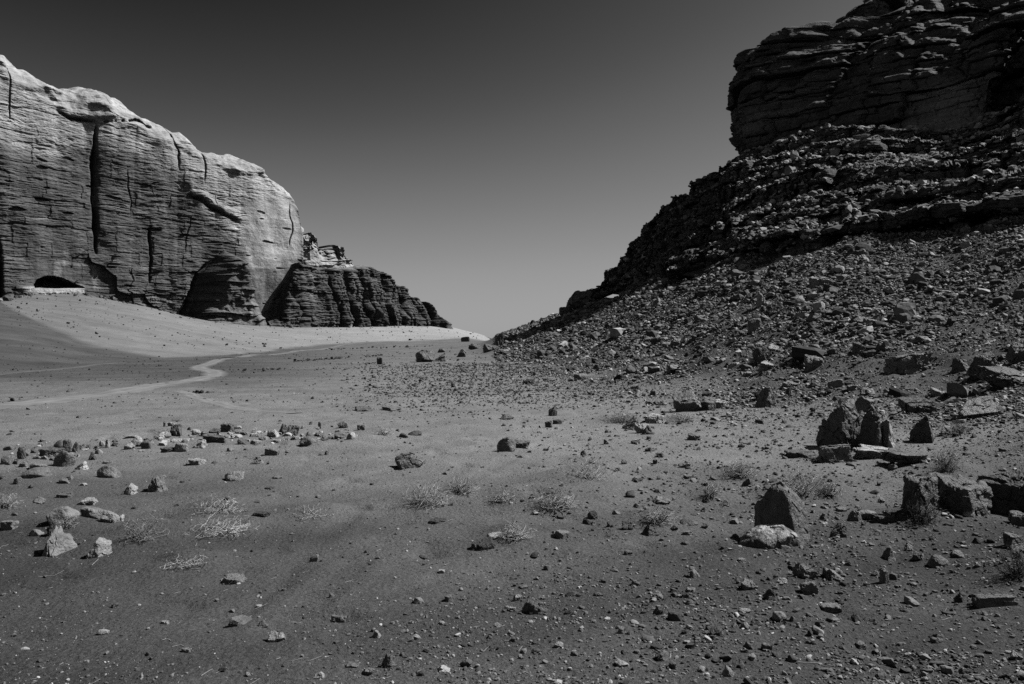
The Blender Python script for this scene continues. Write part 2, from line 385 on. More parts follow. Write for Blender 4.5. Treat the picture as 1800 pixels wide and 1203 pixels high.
def beds(z, s, scale=1.0, warp=.5, seed=0):
    """offset of jointed blocks in beds of uneven thickness, with open seams between them"""
    zw = z / scale + warp * fbm(s / (14 * scale), z / (9 * scale), 1.7 + seed, 3) + seed * 3.3
    b = np.clip(np.searchsorted(BEDS, zw), 1, len(BEDS) - 1); lo, hi = BEDS[b - 1], BEDS[b]
    hb = PERM[(b * 7 + seed * 31) & 255]
    jw = scale * (1.6 + 5.0 * hb / 255.); c = s / jw + hb * .37 + .12 * fbm(z / scale, b * 1.3, seed, 2) + .3 * fbm(s / (3 * jw), b * .7, 1.1, 2)
    ci = np.floor(c).astype(np.int32); cf = c - ci
    h1 = PERM[PERM[(b + 13 * seed) & 255] + (ci & 255)] / 255.
    seam = np.minimum(zw - lo, hi - zw) * scale; jt = np.minimum(cf, 1 - cf) * jw
    return (h1 - .5) + (hb / 255. - .5) * .9, np.exp(-seam / (.10 * scale)), np.exp(-jt / (.12 * scale))
def gs(v, c, w): return np.exp(-((v - c) / w) ** 2)

# --- the big cliff at left
def crack(PX, hf, c, w, lo, hi, depth, wig, s, z, seed):
    cc = c + wig * fbm(z / 12, seed, 0, 3)
    return -depth * np.exp(-np.abs((PX - cc) / w) ** 1.6) * sstep(lo - .04, lo + .03, hf) * (1 - sstep(hi - .03, hi + .05, hf))
def pyof(PX, Z, dd): return CY - (Z - CAMZ) * F / dd
BIG = [(-420, 170.3, 520, -140), (-200, 186.9, 522, -20), (-80, 197.3, 524, 60), (0, 205.0, 524, 100), (30, 208.1, 520, 118), (60, 211.2, 514, 140), (100, 215.5, 514, 158), (120, 217.7, 515, 171), (142, 220.2, 516, 166), (163, 222.7, 517, 163), (185, 225.3, 521, 167), (203, 227.5, 525, 184), (225, 230.2, 530, 190), (250, 233.4, 535, 202), (280, 237.3, 543, 222), (305, 240.7, 550, 236), (322, 243.1, 554, 244), (345, 246.3, 558, 250), (370, 250.0, 561, 266), (400, 254.5, 564, 277), (440, 260.8, 568, 283), (468, 265.4, 570, 292), (480, 267.4, 570, 310), (496, 270.2, 571, 318), (508, 272.3, 571, 328), (517, 273.9, 571, 342), (522, 274.7, 572, 362), (524, 275.1, 572, 386), (527, 292, 572, 390), (522, 310, 572, 395), (500, 340, 572, 400), (460, 380, 572, 400)]
_bd = ([p[0] for p in BIG[:28]], [p[1] for p in BIG[:28]])
def big_disp(s, z, PX, hf, H):
    dd = np.interp(PX, *_bd); py = CY - (z - CAMZ) * F / dd
    low = 1 - sstep(.5, .9, hf)
    lam = .35 + .65 * low
    o = 2.4 * fbm(s / 40, z / 70, 1.1, 3) + .8 * fbm(s / 11, z / 20, 2.2, 3)
    m = sstep(-.25, .45, fbm(s / 22, z / 10, 3.3, 3))
    smooth = 1.15 * sstep(412, 440, PX) * (1 - sstep(515, 530, PX)) * sstep(325, 380, py) * (1 - sstep(-6, 8, py - np.interp(PX, [430, 470, 490, 530], [585, 545, 500, 455]))) + .7 * (1 - sstep(.10, .2, hf)) * sstep(40, 60, PX) * (1 - sstep(205, 225, PX))
    col = np.abs(perlin(s / 17, z / 90, 6.6)); o = o + 1.9 * np.minimum(col, .35) * sstep(.1, .3, hf) + .5 * np.minimum(np.abs(perlin(s / 6, z / 45, 2.6)), .3)      # rounded buttresses between joints
    lam = (.14 + .66 * low ** 1.3) * (.35 + .65 * sstep(-.25, .35, fbm(s / 16, z / 20, 5.7, 3)))
    st = saw(z, s, .33, .45 * m, 4.4) * (.4 + .6 * lam) + saw(z, s, .9, .34, 5.5) * lam + saw(z * 1.0, s * 1.7, 1.9, .26, 8.8) * lam + .13 * fbm(s / 2.0, z / .5, 6.6, 4) + .25 * fbm(s / 5, z / 1.3, 1.6, 3) * lam
    o = o + st * (1 - .88 * np.clip(smooth, 0, 1))
    # overhung hollows, dark under short roofs
    hol = perlin(s / 6.5, z / 1.7, 5.2)
    o = o - .9 * sstep(.52, .64, hol) * low ** 2
    o = o + crack(PX, hf, 171, 1.6, .22, .76, 7, 4.5, s, z, 8.1) + crack(PX, hf, 169, 4, .3, .66, 1.8, 4, s, z, 8.9)
    o = o + crack(PX, hf, 266, 1.6, .14, .38, 3.2, 6, s, z, 3.1) + crack(PX, hf, 313, 1.0, .8, .97, 1.8, 12, s, z, 5.1)
    o = o + crack(PX, hf, 352, .9, .76, .95, 1.4, 8, s, z, 6.4) + crack(PX, hf, 18, .9, .74, .9, 1.3, 3, s, z, 6.9) + crack(PX, hf, 3, 2.4, 0, .2, 3.0, 2, s, z, 2.9)
    for c, lo, hi, sd in ((228, .45, .62, 2.9), (330, .36, .52, 7.1), (505, .55, .8, 3.7)):
        o = o + crack(PX, hf, c, .8, lo, hi, .8, 9, s, z, sd)
    lp = np.interp(PX, [320, 345, 380, 415, 425], [345, 352, 372, 392, 400]) + 3 * fbm(s / 6, 2.2, 0, 3)
    o = o - 1.9 * gs(py, lp, 2.6) * sstep(325, 345, PX) * (1 - sstep(405, 420, PX)) + .8 * gs(py, lp - 9, 7) * sstep(320, 350, PX) * (1 - sstep(405, 430, PX))
    lp2 = np.interp(PX, [80, 130, 175, 240, 280], [178, 205, 212, 210, 225]) + 3 * fbm(s / 5, 7.2, 0, 3)
    o = o - 1.7 * sstep(-.5, .1, fbm(s / 4, 6.6, 2.2, 3)) * gs(py, lp2 + 3, 2.2) * sstep(90, 130, PX) * (1 - sstep(270, 285, PX)) + 1.0 * gs(py, lp2 - 8, 8) * sstep(90, 130, PX) * (1 - sstep(270, 285, PX))
    # shelter cave at the foot
    wob = 2.0 * fbm(s / 3, 3.3, 0, 3)
    arch = np.interp(PX, [55, 60, 66, 76, 92, 110, 125, 140, 150], [509, 500, 490, 485, 484.5, 489, 495, 502, 508]) + wob
    o = o - 9 * sstep(0, 3, py - arch) * sstep(54, 60, PX + wob) * (1 - sstep(142, 150, PX + wob)) * (1 - sstep(503, 509, py + wob * .5))
    o = o + 2.0 * sstep(500, 507, py + wob) * sstep(25, 50, PX) * (1 - sstep(140, 152, PX))
    f1, f2, vv = worley(s / 5 + .3 * fbm(s / 4, z / 4, 1.2, 2), z / 8, 1.0)
    pl = (1 - sstep(.12, .24, hf + .05 * fbm(s / 6, 3.1, 0, 3))) * sstep(120, 150, PX) * (1 - sstep(300, 340, PX))
    o = o + pl * (vv - .5) * 2.6
    # leaning buttress with a shadowed cleft on its left side
    jag = 5 * fbm(z / 7, 4.4, 0, 4)
    wl = np.interp(py, [440, 450, 480, 530, 560, 575], [0, 10, 30, 44, 54, 58]); wr = np.interp(py, [440, 450, 480, 530, 560, 575], [0, 12, 34, 52, 66, 72])
    pc = PX + jag
    q = np.where(pc < 388, (388 - pc) / np.maximum(wl, .5), (pc - 388) / np.maximum(wr, .5))
    bt = np.sqrt(np.clip(1 - q ** 3, 0, 1)) * sstep(438, 462, py)
    o = o + 10 * bt + bt * (saw(z, s, .55, 1.3, 2.4) + 1.2 * fbm(s / 5, z / 6, 5.5, 3))
    o = o - 4.5 * gs(PX + jag, 388 - wl * 1.1 - 3, 3.5) * sstep(455, 480, py)
    rim = sstep(.8, .97, hf)
    ba, bs, bj = beds(z, s, 1.7, .8, 9)
    o = o + (.3 + .7 * low) * (1 - np.clip(smooth, 0, 1)) * (.4 * ba - .4 * bs * sstep(-.2, .3, fbm(s / 9, z / 5, 8.2, 2)))
    return o + rim * (3.2 * fbm(s / 9, z / 6, 7.1, 3))
def big_tone(s, z, PX, hf, H, q):
    dd = np.interp(PX, *_bd); py = CY - (z - CAMZ) * F / dd
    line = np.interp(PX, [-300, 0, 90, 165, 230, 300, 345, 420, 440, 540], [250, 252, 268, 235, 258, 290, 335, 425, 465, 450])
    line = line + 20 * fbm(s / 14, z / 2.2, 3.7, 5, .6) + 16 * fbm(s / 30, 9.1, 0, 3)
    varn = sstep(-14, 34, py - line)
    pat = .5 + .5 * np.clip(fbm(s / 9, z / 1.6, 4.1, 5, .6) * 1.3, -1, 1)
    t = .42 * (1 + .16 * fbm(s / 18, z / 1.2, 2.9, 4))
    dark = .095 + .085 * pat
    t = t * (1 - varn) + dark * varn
    t = t * (1 + .25 * fbm(s / 2.6, z / 24, 9.1, 4))                            # streaks left by running water
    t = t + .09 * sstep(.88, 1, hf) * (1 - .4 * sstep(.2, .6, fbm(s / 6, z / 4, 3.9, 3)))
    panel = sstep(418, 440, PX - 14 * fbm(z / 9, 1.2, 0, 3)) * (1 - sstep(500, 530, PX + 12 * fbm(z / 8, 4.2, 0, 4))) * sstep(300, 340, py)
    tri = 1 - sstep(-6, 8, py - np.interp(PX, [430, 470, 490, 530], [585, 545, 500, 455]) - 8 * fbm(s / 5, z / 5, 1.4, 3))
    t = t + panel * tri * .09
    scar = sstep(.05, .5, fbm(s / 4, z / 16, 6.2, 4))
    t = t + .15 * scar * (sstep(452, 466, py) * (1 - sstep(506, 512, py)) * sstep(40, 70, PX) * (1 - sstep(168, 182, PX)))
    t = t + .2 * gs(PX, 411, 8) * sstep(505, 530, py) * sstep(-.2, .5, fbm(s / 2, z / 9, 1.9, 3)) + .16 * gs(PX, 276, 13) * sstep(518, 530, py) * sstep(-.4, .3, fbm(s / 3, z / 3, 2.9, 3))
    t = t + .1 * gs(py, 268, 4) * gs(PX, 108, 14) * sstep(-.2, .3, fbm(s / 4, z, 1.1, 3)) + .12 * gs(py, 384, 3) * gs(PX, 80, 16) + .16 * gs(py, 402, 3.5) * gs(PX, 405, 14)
    w2 = 2 * fbm(s / 2.5, 5.3, 0, 3)
    t = t + .36 * sstep(503, 506, py + w2) * (1 - sstep(516, 520, py + w2)) * sstep(28, 44, PX) * (1 - sstep(138, 150, PX + 2 * w2))   # white sand drifted under the shelter
    t = t - .04 * gs(PX, 187, 7) * sstep(440, 470, py)
    return np.clip(t, .05, .65)
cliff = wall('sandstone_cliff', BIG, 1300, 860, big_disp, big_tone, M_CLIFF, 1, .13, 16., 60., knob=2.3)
tag(cliff, 'tall pale-rimmed sandstone cliff with dark streaked face and rounded top above the dune', 'cliff', kind='structure')

# --- fluted cliff further off
FAR = [(470, 262.0, 573, 566), (488, 263.8, 573, 560), (500, 265.0, 573, 520), (515, 266.5, 573, 482), (528.5, 267.9, 573, 463), (543.8, 271.7, 573, 466), (554.0, 274.4, 573, 470), (558.2, 275.5, 573, 474), (566.8, 278.0, 573, 470), (589.1, 284.4, 573, 474), (613.3, 290.8, 573, 474), (642.5, 298.4, 573, 468), (666.6, 304.8, 573, 478), (678.3, 308.0, 573, 484), (683.2, 309.3, 572, 502), (699.8, 314.1, 572, 502), (708, 316.7, 571, 506), (714, 318.6, 571, 521), (729, 323.4, 571, 524), (739, 326.5, 570, 530), (745, 328.4, 570, 540), (750, 330.0, 569, 556), (748, 345, 570, 552), (734, 365, 570, 545), (699.8, 385, 570, 534), (657.0, 400, 570, 532)]
def far_disp(s, z, PX, hf, H):
    w = s / 8.6 + .5 * fbm(s / 15, z / 20, 2.7, 2); p = w - np.floor(w); k = np.floor(w)
    fl = np.where(p < .26, p / .26, (1 - p) / .74); a = .65 + .6 * perlin(k * 3.7, 1.1, 2.2)
    w2 = s / 3.3 + .5 * fbm(s / 6, z / 7, 5.7, 2); p2 = w2 - np.floor(w2); fl2 = np.where(p2 < .3, p2 / .3, (1 - p2) / .7)
    lean = 1 - hf; m = sstep(545, 575, PX)
    o = 7.5 * np.sqrt(np.clip(fl, 0, 1)) * a * (.5 + .5 * lean) * (.35 + .65 * m) + 1.5 * np.sqrt(np.clip(fl2, 0, 1)) * (.4 + .6 * lean) * m + 3 * lean
    ba, bs, bj = beds(z, s, 1.3, .6, 7)
    return o + .9 * fbm(s / 5, z / 8, 3.1, 4) + saw(z, s, .5, .5, 6.1) + saw(z, s, 1.1, .4, 7.1) + .3 * fbm(s / 2, z / .7, 5.9, 3) + .6 * ba - .35 * bs
def far_tone(s, z, PX, hf, H, q):
    t = .085 + .035 * fbm(s / 10, z / 2, 2.3, 5, .6) + .015 * fbm(s / 25, z / 25, 6.3, 3)
    t = t + .05 * gs(PX, 545, 10) * sstep(-.3, .4, fbm(s / 6, z / 20, 3.2, 3)) + .07 * sstep(.95, 1, hf) + .1 * gs(PX, 596, 5) * (1 - sstep(.05, .12, hf))
    return np.clip(t * 1.55, .035, .5)
fc = wall('fluted_cliff', FAR, 1000, 330, far_disp, far_tone, M_FAR, 1, .06, 4., 40., sm=2)
tag(fc, 'dark fluted sandstone cliff with rounded columns, stepping down beyond the big cliff', 'cliff', kind='structure')
DOME = [(480,520,480,400),(530,520,480,410),(545,520,480,411),(556,522,480,407),(565,524,480,415),(572,526,480,434),(582,528,480,440),(590,530,480,436),(597,531,482,440),(603,532,485,427),(611,534,485,430),(617,536,485,446),(628,540,485,454),(640,548,490,470),(655,560,495,480),(672,580,500,494),(690,600,520,512)]
def dome_disp(s, z, PX, hf, H):
    return -9 * hf ** 1.2 + 1.5 * fbm(s / 10, z / 6, 2.9, 4) + saw(z, s, .28, 1.6, 3.1) + 2.4 * fbm(s / 4, z / 4, 7.7, 3) * sstep(.55, .8, hf) + 3.5 * (worley(s / 5, z / 7, 3.3)[2] - .5) * sstep(.5, .7, hf)
dc = wall('pale_rock_dome', DOME, 420, 200, dome_disp, lambda s, z, PX, hf, H, q: np.clip(.4 + .08 * fbm(s / 12, z / 3, 1.9, 4) - .08 * sstep(.1, .7, fbm(s / 3, z / 5, 8.8, 3)) * sstep(.6, .8, hf), .1, .6), M_FAR, 1, .12, 6., 50., sm=2, foot=6)
tag(dc, 'pale knobbly rock dome showing above the dark fluted cliff', 'cliff', kind='structure')

# --- stepped rocky hillside at right
HB = [(1046,141,526),(1060,136,515),(1100,120,498),(1150,100,482),(1200,88,468),(1300,66,440),(1400,56,424),(1500,50,413),(1650,46,402),(1800,42,372),(2300,33,300)]   # where the scree ends
HS = [(1046,146,514),(1056,147,500),(1062,146,478),(1082,143,469),(1088,142,452),(1105,139,442),(1109,138,428),(1127,136,408),(1132,135,397),(1149,132,389),(1156,131,372),(1176,128,361),(1182,128,350),(1205,124,345),(1211,123,329),(1230,120,322),(1262,116,311),(1269,115,299),(1295,112,284),(1350,107,262),(1400,103,246),(1500,97,236),(1560,95,234),(1650,92,238),(1700,89,232),(1750,85,214),(1800,80,196),(2300,62,110)]   # foot of the wall above
def hill():
    nu, nb = 1500, 6
    px = np.concatenate([np.linspace(1046, 1320, 620)[:-1], np.linspace(1320, 1820, 760)[:-1], np.linspace(1820, 2300, nu - 1378)])
    nu = len(px)
    d0, p0 = [np.interp(px, [h[0] for h in HB], [h[i] for h in HB]) for i in (1, 2)]
    d1, p1 = [np.interp(px, [h[0] for h in HS], [h[i] for h in HS]) for i in (1, 2)]
    z0, z1 = zz(d0, p0) - 1.1, zz(d1, p1); d0 = d0 * .975
    rows = 640
    t = np.linspace(0, 1, rows)
    T = np.repeat(t[None], nu, 0); U = np.repeat(px[:, None], rows, 1)
    sx = (px - CX) / F * (d0 + d1) / 2; arc = np.concatenate([[0], np.cumsum(np.hypot(np.diff(sx), np.diff((d0 + d1) / 2)))])
    Sg = np.repeat(arc[:, None], rows, 1)
    w = np.clip(T + (.03 + .05 * sstep(1250, 1450, U)) * fbm(Sg / 11, T * 4, 2.4, 5, .6) * np.sin(T * math.pi), 0, 1) * nb
    i = np.minimum(np.floor(w), nb - 1); f = w - i
    fr = np.clip(.58 + .45 * perlin(Sg / 14 + i * 5.7, i * 2.3, 1.9), .2, .82)            # share of the band that is cliff face
    face = np.clip(f / fr, 0, 1); led = np.clip((f - fr) / (1 - fr), 0, 1)
    kz = np.clip(.55 + .6 * (fr - .5), .3, .85)
    B = (i + kz * face + (1 - kz) * led ** 1.1) / nb; A = (i + .12 * face + .88 * led) / nb
    D = d0[:, None] + (d1 - d0)[:, None] * A; Z = z0[:, None] + (z1 - z0)[:, None] * B
    isface = (f < fr)
    X = (U - CX) / F * D; Y = D.copy()
    nx, ny = -.75, -.66
    f1, f2, vv = worley(X / 3.4, Y / 3.4, Z / 1.1)
    g1, g2, v2 = worley(X / .9, Y / .9, Z / .55)
    ba, bs, bjt = beds(Z, Sg, .8, .7, 3); b2, bs2, bjt2 = beds(Z, Sg, .32, .6, 6)
    o = 1.6 * fbm(X / 9, Y / 9, Z / 7, 3) + (vv - .5) * .5 + (v2 - .5) * .15 + .22 * fbm(X / 1.2, Y / 1.2, Z / .3, 3) + 1.9 * ba - .35 * bs - .4 * bjt + .7 * b2 - .15 * bs2
    edge = sstep(0, .02, T) * 1.0
    o = o * edge * np.where(isface, 1, .55)
    Z = Z + edge * np.where(isface, .15, .55) * (fbm(X / 2.2, Y / 2.2, 3.3, 3) * .7 + (v2 - .5) * .7) * sstep(1.0, .93, T)
    X = X + nx * o; Y = Y + ny * o
    # behind the crest the hill runs back, level
    k = 14; e = np.linspace(0, 1, k + 1)[1:]
    bx, by = X[:, -1], Y[:, -1]
    X2 = bx[:, None] + e[None] * 40 * .8; Y2 = by[:, None] + e[None] * 40 * .6; Z2 = Z[:, -1][:, None] - e[None] * 1.5
    X, Y, Z = [np.concatenate([a, b], 1) for a, b in ((X, X2), (Y, Y2), (Z, Z2))]
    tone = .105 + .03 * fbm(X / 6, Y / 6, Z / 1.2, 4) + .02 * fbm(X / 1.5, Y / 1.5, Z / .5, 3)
    V = np.stack([X, Y, Z], -1)
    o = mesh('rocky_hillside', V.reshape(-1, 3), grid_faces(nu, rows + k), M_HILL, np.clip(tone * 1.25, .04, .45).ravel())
    return o, V[:, :rows]
ho, HV = hill()
tag(ho, 'steep stepped rock hillside with black ledges and lit rubble between scree and wall', 'hillside', kind='structure')

# --- the wall on top of the hillside
WALL = [(2350, 60, 120, -480), (2000, 70, 160, -270), (1860, 76, 200, -170), (1800, 78, 214, -130), (1775, 86, 224, -100), (1750, 88, 232, -90), (1730, 84, 242, -88), (1650, 88, 252, -68), (1560, 92, 252, -44), (1500, 95, 252, -38), (1440, 99, 256, -20), (1400, 101, 262, 1), (1350, 105, 275, 42), (1315, 108, 290, 86), (1302, 111, 298, 94), (1296, 116, 300, 98), (1300, 124, 300, 100), (1320, 136, 300, 110), (1350, 150, 300, 125)]
def wall_lean(s, z, PX, hf):
    w = .04 * fbm(s / 7, 2.1, 1.4, 5, .6)
    st = sum(sstep(c, c + .03, hf + w * (1 + .5 * k)) * a for k, (c, a) in enumerate(((.28, .9), (.42, 1.2), (.53, 1.0), (.63, 1.3), (.73, 1.2), (.81, 1.1), (.89, 1.3))))
    return (st * (1.0 + .5 * fbm(s / 9, 7.7, 1.1, 3)) + 4.0 * np.clip(hf, 0, 1)) * sstep(1303, 1420, PX)
def wall_disp(s, z, PX, hf, H):
    tier = sstep(.30, .33, hf + .04 * fbm(s / 8, 1.1, 0, 5, .65)) * 1.0 + sstep(.52, .55, hf + .05 * fbm(s / 7, 2.1, 0, 5, .65)) * 1.3 + sstep(.70, .73, hf + .05 * fbm(s / 9, 3.1, 0, 5, .65)) * 1.2 + sstep(.85, .88, hf + .05 * fbm(s / 6, 4.1, 0, 5, .65)) * 1.2
    bulge = 1.6 * gs(hf, .52, .16) - 1.3 * gs(hf, .12, .16)
    a, se, jt = beds(z, s, 1.25, .6, 2); a2, se2, jt2 = beds(z, s, .5, .5, 5)
    o = .6 * bulge - .4 * tier + 1.0 * fbm(s / 12, z / 9, 3.1, 3)
    o = o + 2.1 * a - .5 * se - .5 * jt + .8 * a2 - .2 * se2 - .15 * jt2 + .25 * fbm(s / 1.3, z / .9, 4, 4)
    smooth = gs(PX, 1650, 75) * (1 - sstep(.3, .42, hf))
    return o * (1 - .75 * smooth)
def wall_tone(s, z, PX, hf, H, q):
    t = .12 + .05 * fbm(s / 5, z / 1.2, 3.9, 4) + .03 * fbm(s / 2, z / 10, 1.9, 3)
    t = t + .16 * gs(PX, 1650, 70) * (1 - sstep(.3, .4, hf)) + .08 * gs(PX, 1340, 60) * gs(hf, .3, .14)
    return np.clip(t, .03, .4)
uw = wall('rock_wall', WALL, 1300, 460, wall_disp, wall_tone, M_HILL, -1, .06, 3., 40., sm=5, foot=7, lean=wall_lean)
tag(uw, 'shadowed layered cliff wall crowning the rocky hillside, overhanging at its corner', 'cliff', kind='structure')
TIER = [(2350, 120, 60, -300), (1900, 140, 20, -180), (1800, 140, 10, -150), (1740, 138, 20, -120), (1700, 134, 30, -90), (1640, 128, 40, -62), (1580, 122, 50, -34), (1558, 119, 55, -8), (1543, 118, 56, 4), (1523, 118, 58, 12), (1506, 119, 60, 20), (1492, 121, 62, 28), (1484, 126, 66, 38), (1498, 140, 70, 54)]
def tier_disp(s, z, PX, hf, H):
    a, se, jt = beds(z, s, 1.3, .6, 8); a2, se2, jt2 = beds(z, s, .5, .5, 4)
    return 1.2 * fbm(s / 10, z / 7, 6.1, 3) + 1.8 * a - .5 * se - .45 * jt + .55 * a2 - .2 * se2 + .25 * fbm(s / 1.3, z / .9, 6, 4)
ut = wall('rock_wall', TIER, 600, 220, tier_disp, lambda s, z, PX, hf, H, q: np.clip(.12 + .05 * fbm(s / 5, z / 1.2, 5.9, 4), .03, .35), M_HILL, -1, .08, 3., 40., sm=4, foot=7)
tag(ut, 'dark upper tier of layered cliff set back above the shadowed wall', 'cliff', kind='structure')

# ---------------------------------------------------------------- rocks
def polytope(u, planes, soft=14.):
    """radius along directions u of the convex body {n.x <= c}"""
    inv = np.zeros((len(u),))
    acc = np.zeros(len(u))
    for n, c in planes:
        q = np.maximum(u @ np.asarray(n, float), 0) / c
        acc += q ** soft
    return 1 / np.maximum(acc ** (1 / soft), 1e-3)
def unit(v): v = np.asarray(v, float); return v / np.linalg.norm(v)
def style_planes(style, r):
    P = []
    def add(n, c): P.append((unit(n), c))
    for k in range(6): add(((1,0,0),(-1,0,0),(0,1,0),(0,-1,0),(0,0,1),(0,0,-1))[k], 1.15)
    if style == 'ang':
        for _ in range(9): add(r.normal(size=3), r.uniform(.6, .9))
        add((r.uniform(-.5, .5), r.uniform(-.6, -.2), .8), r.uniform(.5, .65))
    elif style == 'round':
        for _ in range(12): add(r.normal(size=3), r.uniform(.85, 1.0))
    elif style == 'block':
        a = r.uniform(-.3, .3)
        for n in ((math.cos(a), math.sin(a), r.uniform(-.15, .15)), (-math.sin(a), math.cos(a), r.uniform(-.15, .15)), (r.uniform(-.18, .18), r.uniform(-.18, .18), 1)):
            add(n, r.uniform(.68, .8)); add(-np.array(n), r.uniform(.68, .8))
        for _ in range(4): add(r.normal(size=3), r.uniform(.85, 1.05))
    elif style == 'slab':
        add((r.uniform(-.12, .12), r.uniform(-.25, .05), 1), .55); add((0, 0, -1), .6)
        for _ in range(8):
            an = r.uniform(0, 6.28); add((math.cos(an), math.sin(an), r.uniform(-.25, .4)), r.uniform(.7, 1.0))
    elif style == 'wedge':
        sg = 1 if r.random() < .6 else -1
        add((sg * .75, -.15, .75), r.uniform(.38, .5)); add((-sg * 1, -.2, .15), .75); add((.1, -1, .25), .65)
        for _ in range(5): add(r.normal(size=3), r.uniform(.75, 1.0))
    elif style == 'peak':
        a0 = r.uniform(0, 6.28)
        for k in range(5):
            an = a0 + k * 1.257 + r.uniform(-.5, .5); add((math.cos(an), math.sin(an), r.uniform(.05, .9)), r.uniform(.4, .72))
        add((r.uniform(-.5, .5), r.uniform(-.5, .2), 1), r.uniform(.62, .8))
        for _ in range(5): add(r.normal(size=3), r.uniform(.7, .95))
    elif style == 'post':
        for k in range(6):
            an = k * 1.05 + r.uniform(-.3, .3); add((math.cos(an), math.sin(an), r.uniform(-.05, .2)), r.uniform(.65, .85))
        add((r.uniform(-.4, .4), r.uniform(-.2, .2), 1), .9)
    return P
def rock_mesh(style, seed, sub, planes=None, rough=.05, soft=34.):
    r = np.random.default_rng(seed); u, f = ico(sub)
    P = planes if planes is not None else style_planes(style, r)
    rad = polytope(u.astype(float), P, 9. if style == 'round' else soft)
    if sub >= 3 and style != 'round':                      # smaller broken facets over the main ones
        q = u + .12 * np.stack([fbm(u[:, 0] * 2 + seed % 37 + k * 9, u[:, 1] * 2, u[:, 2] * 2, 2) for k in range(3)], 1)
        c1, c2, cv = worley(q[:, 0] * 1.5 + seed % 13, q[:, 1] * 1.5 + seed % 7, q[:, 2] * 1.5)
        rad = rad * (1 - .17 * cv * sstep(.2, .9, cv))
    v = u * rad[:, None]
    o = r.uniform(0, 50, 3)
    if sub >= 3:
        n1 = fbm(v[:, 0] * 1.6 + o[0], v[:, 1] * 1.6 + o[1], v[:, 2] * 1.6 + o[2], 5, .55)
        f1, f2, vv = worley(v[:, 0] * 1.9 + o[1], v[:, 1] * 1.9 + o[2], v[:, 2] * 1.9 + o[0])
        k = rough * (.7 if style == 'round' else 1.0)
        v = v * (1 + k * n1 + (vv - .5) * k * (1.0 if style == 'round' else 1.9) - .3 * k * np.exp(-(f2 - f1) / .06))[:, None]
    else:
        v = v * (1 + r.normal(size=len(v)) * .04)[:, None]
    return v, f
TONE = {'d': .13, 'k': .065, 'm': .2, 'g': .27, 'l': .38, 'p': .48, 'w': .6}
ROCKS = []     # every placed rock: dict
def put_rock(px, py, w, h, tone, style, name='rock', label=None, seed=None, planes=None, depth=None, rot=0., bury=.36, sub=None, tilt=0., tone_fn=None, rough=None, dset=None, zoff=0.):
    x, y = at(px, py)
    sc = y / F; W_, H_ = w * sc, h * sc
    D_ = depth * W_ if depth else W_ * (.75 if style != 'slab' else .85)
    D_ = min(max(D_, .35 * H_), 2.2 * H_ + .6 * W_)
    y2 = y + D_ * .42; x2 = x * (y2 / y)
    seed = seed if seed is not None else int(px * 31 + py * 17)
    if sub is None: sub = 6 if w > 50 else (5 if w > 26 else (4 if w > 13 else 3))
    v, f = rock_mesh(style, seed, sub, planes, rough if rough is not None else .055)
    if tilt: c, s_ = math.cos(tilt), math.sin(tilt); v = np.stack([v[:, 0] * c + v[:, 2] * s_, v[:, 1], -v[:, 0] * s_ + v[:, 2] * c], 1)
    if rot: c, s_ = math.cos(rot), math.sin(rot); v = np.stack([v[:, 0] * c - v[:, 1] * s_, v[:, 0] * s_ + v[:, 1] * c, v[:, 2]], 1)
    lo, hi = v.min(0), v.max(0); v = (v - (lo + hi) / 2) / (hi - lo)
    full = H_ / (1 - bury)
    V = v * np.array([W_, D_, full]); V[:, 2] += full * .5 - bury * full
    t = TONE[tone] if isinstance(tone, str) else tone
    tt = t * (1 + .25 * fbm(v[:, 0] * 4 + seed, v[:, 1] * 4, v[:, 2] * 4, 3))
    if tone_fn is not None: tt = tone_fn(v + np.array([0, 0, .5]), tt)
    o = mesh(name, V, f, M_ROCK, np.clip(tt, .02, .5))
    zb = Gm(np.array([x2 - W_ * .35, x2 + W_ * .35, x2, x2]), np.array([y2, y2, y2 - D_ * .35, y2 + D_ * .2]))
    o.location = (x2, y2, float(np.mean(zb)) + zoff)
    ROCKS.append(dict(o=o, px=px, py=py, w=w, h=h, tone=tone, style=style, label=label))
    return o

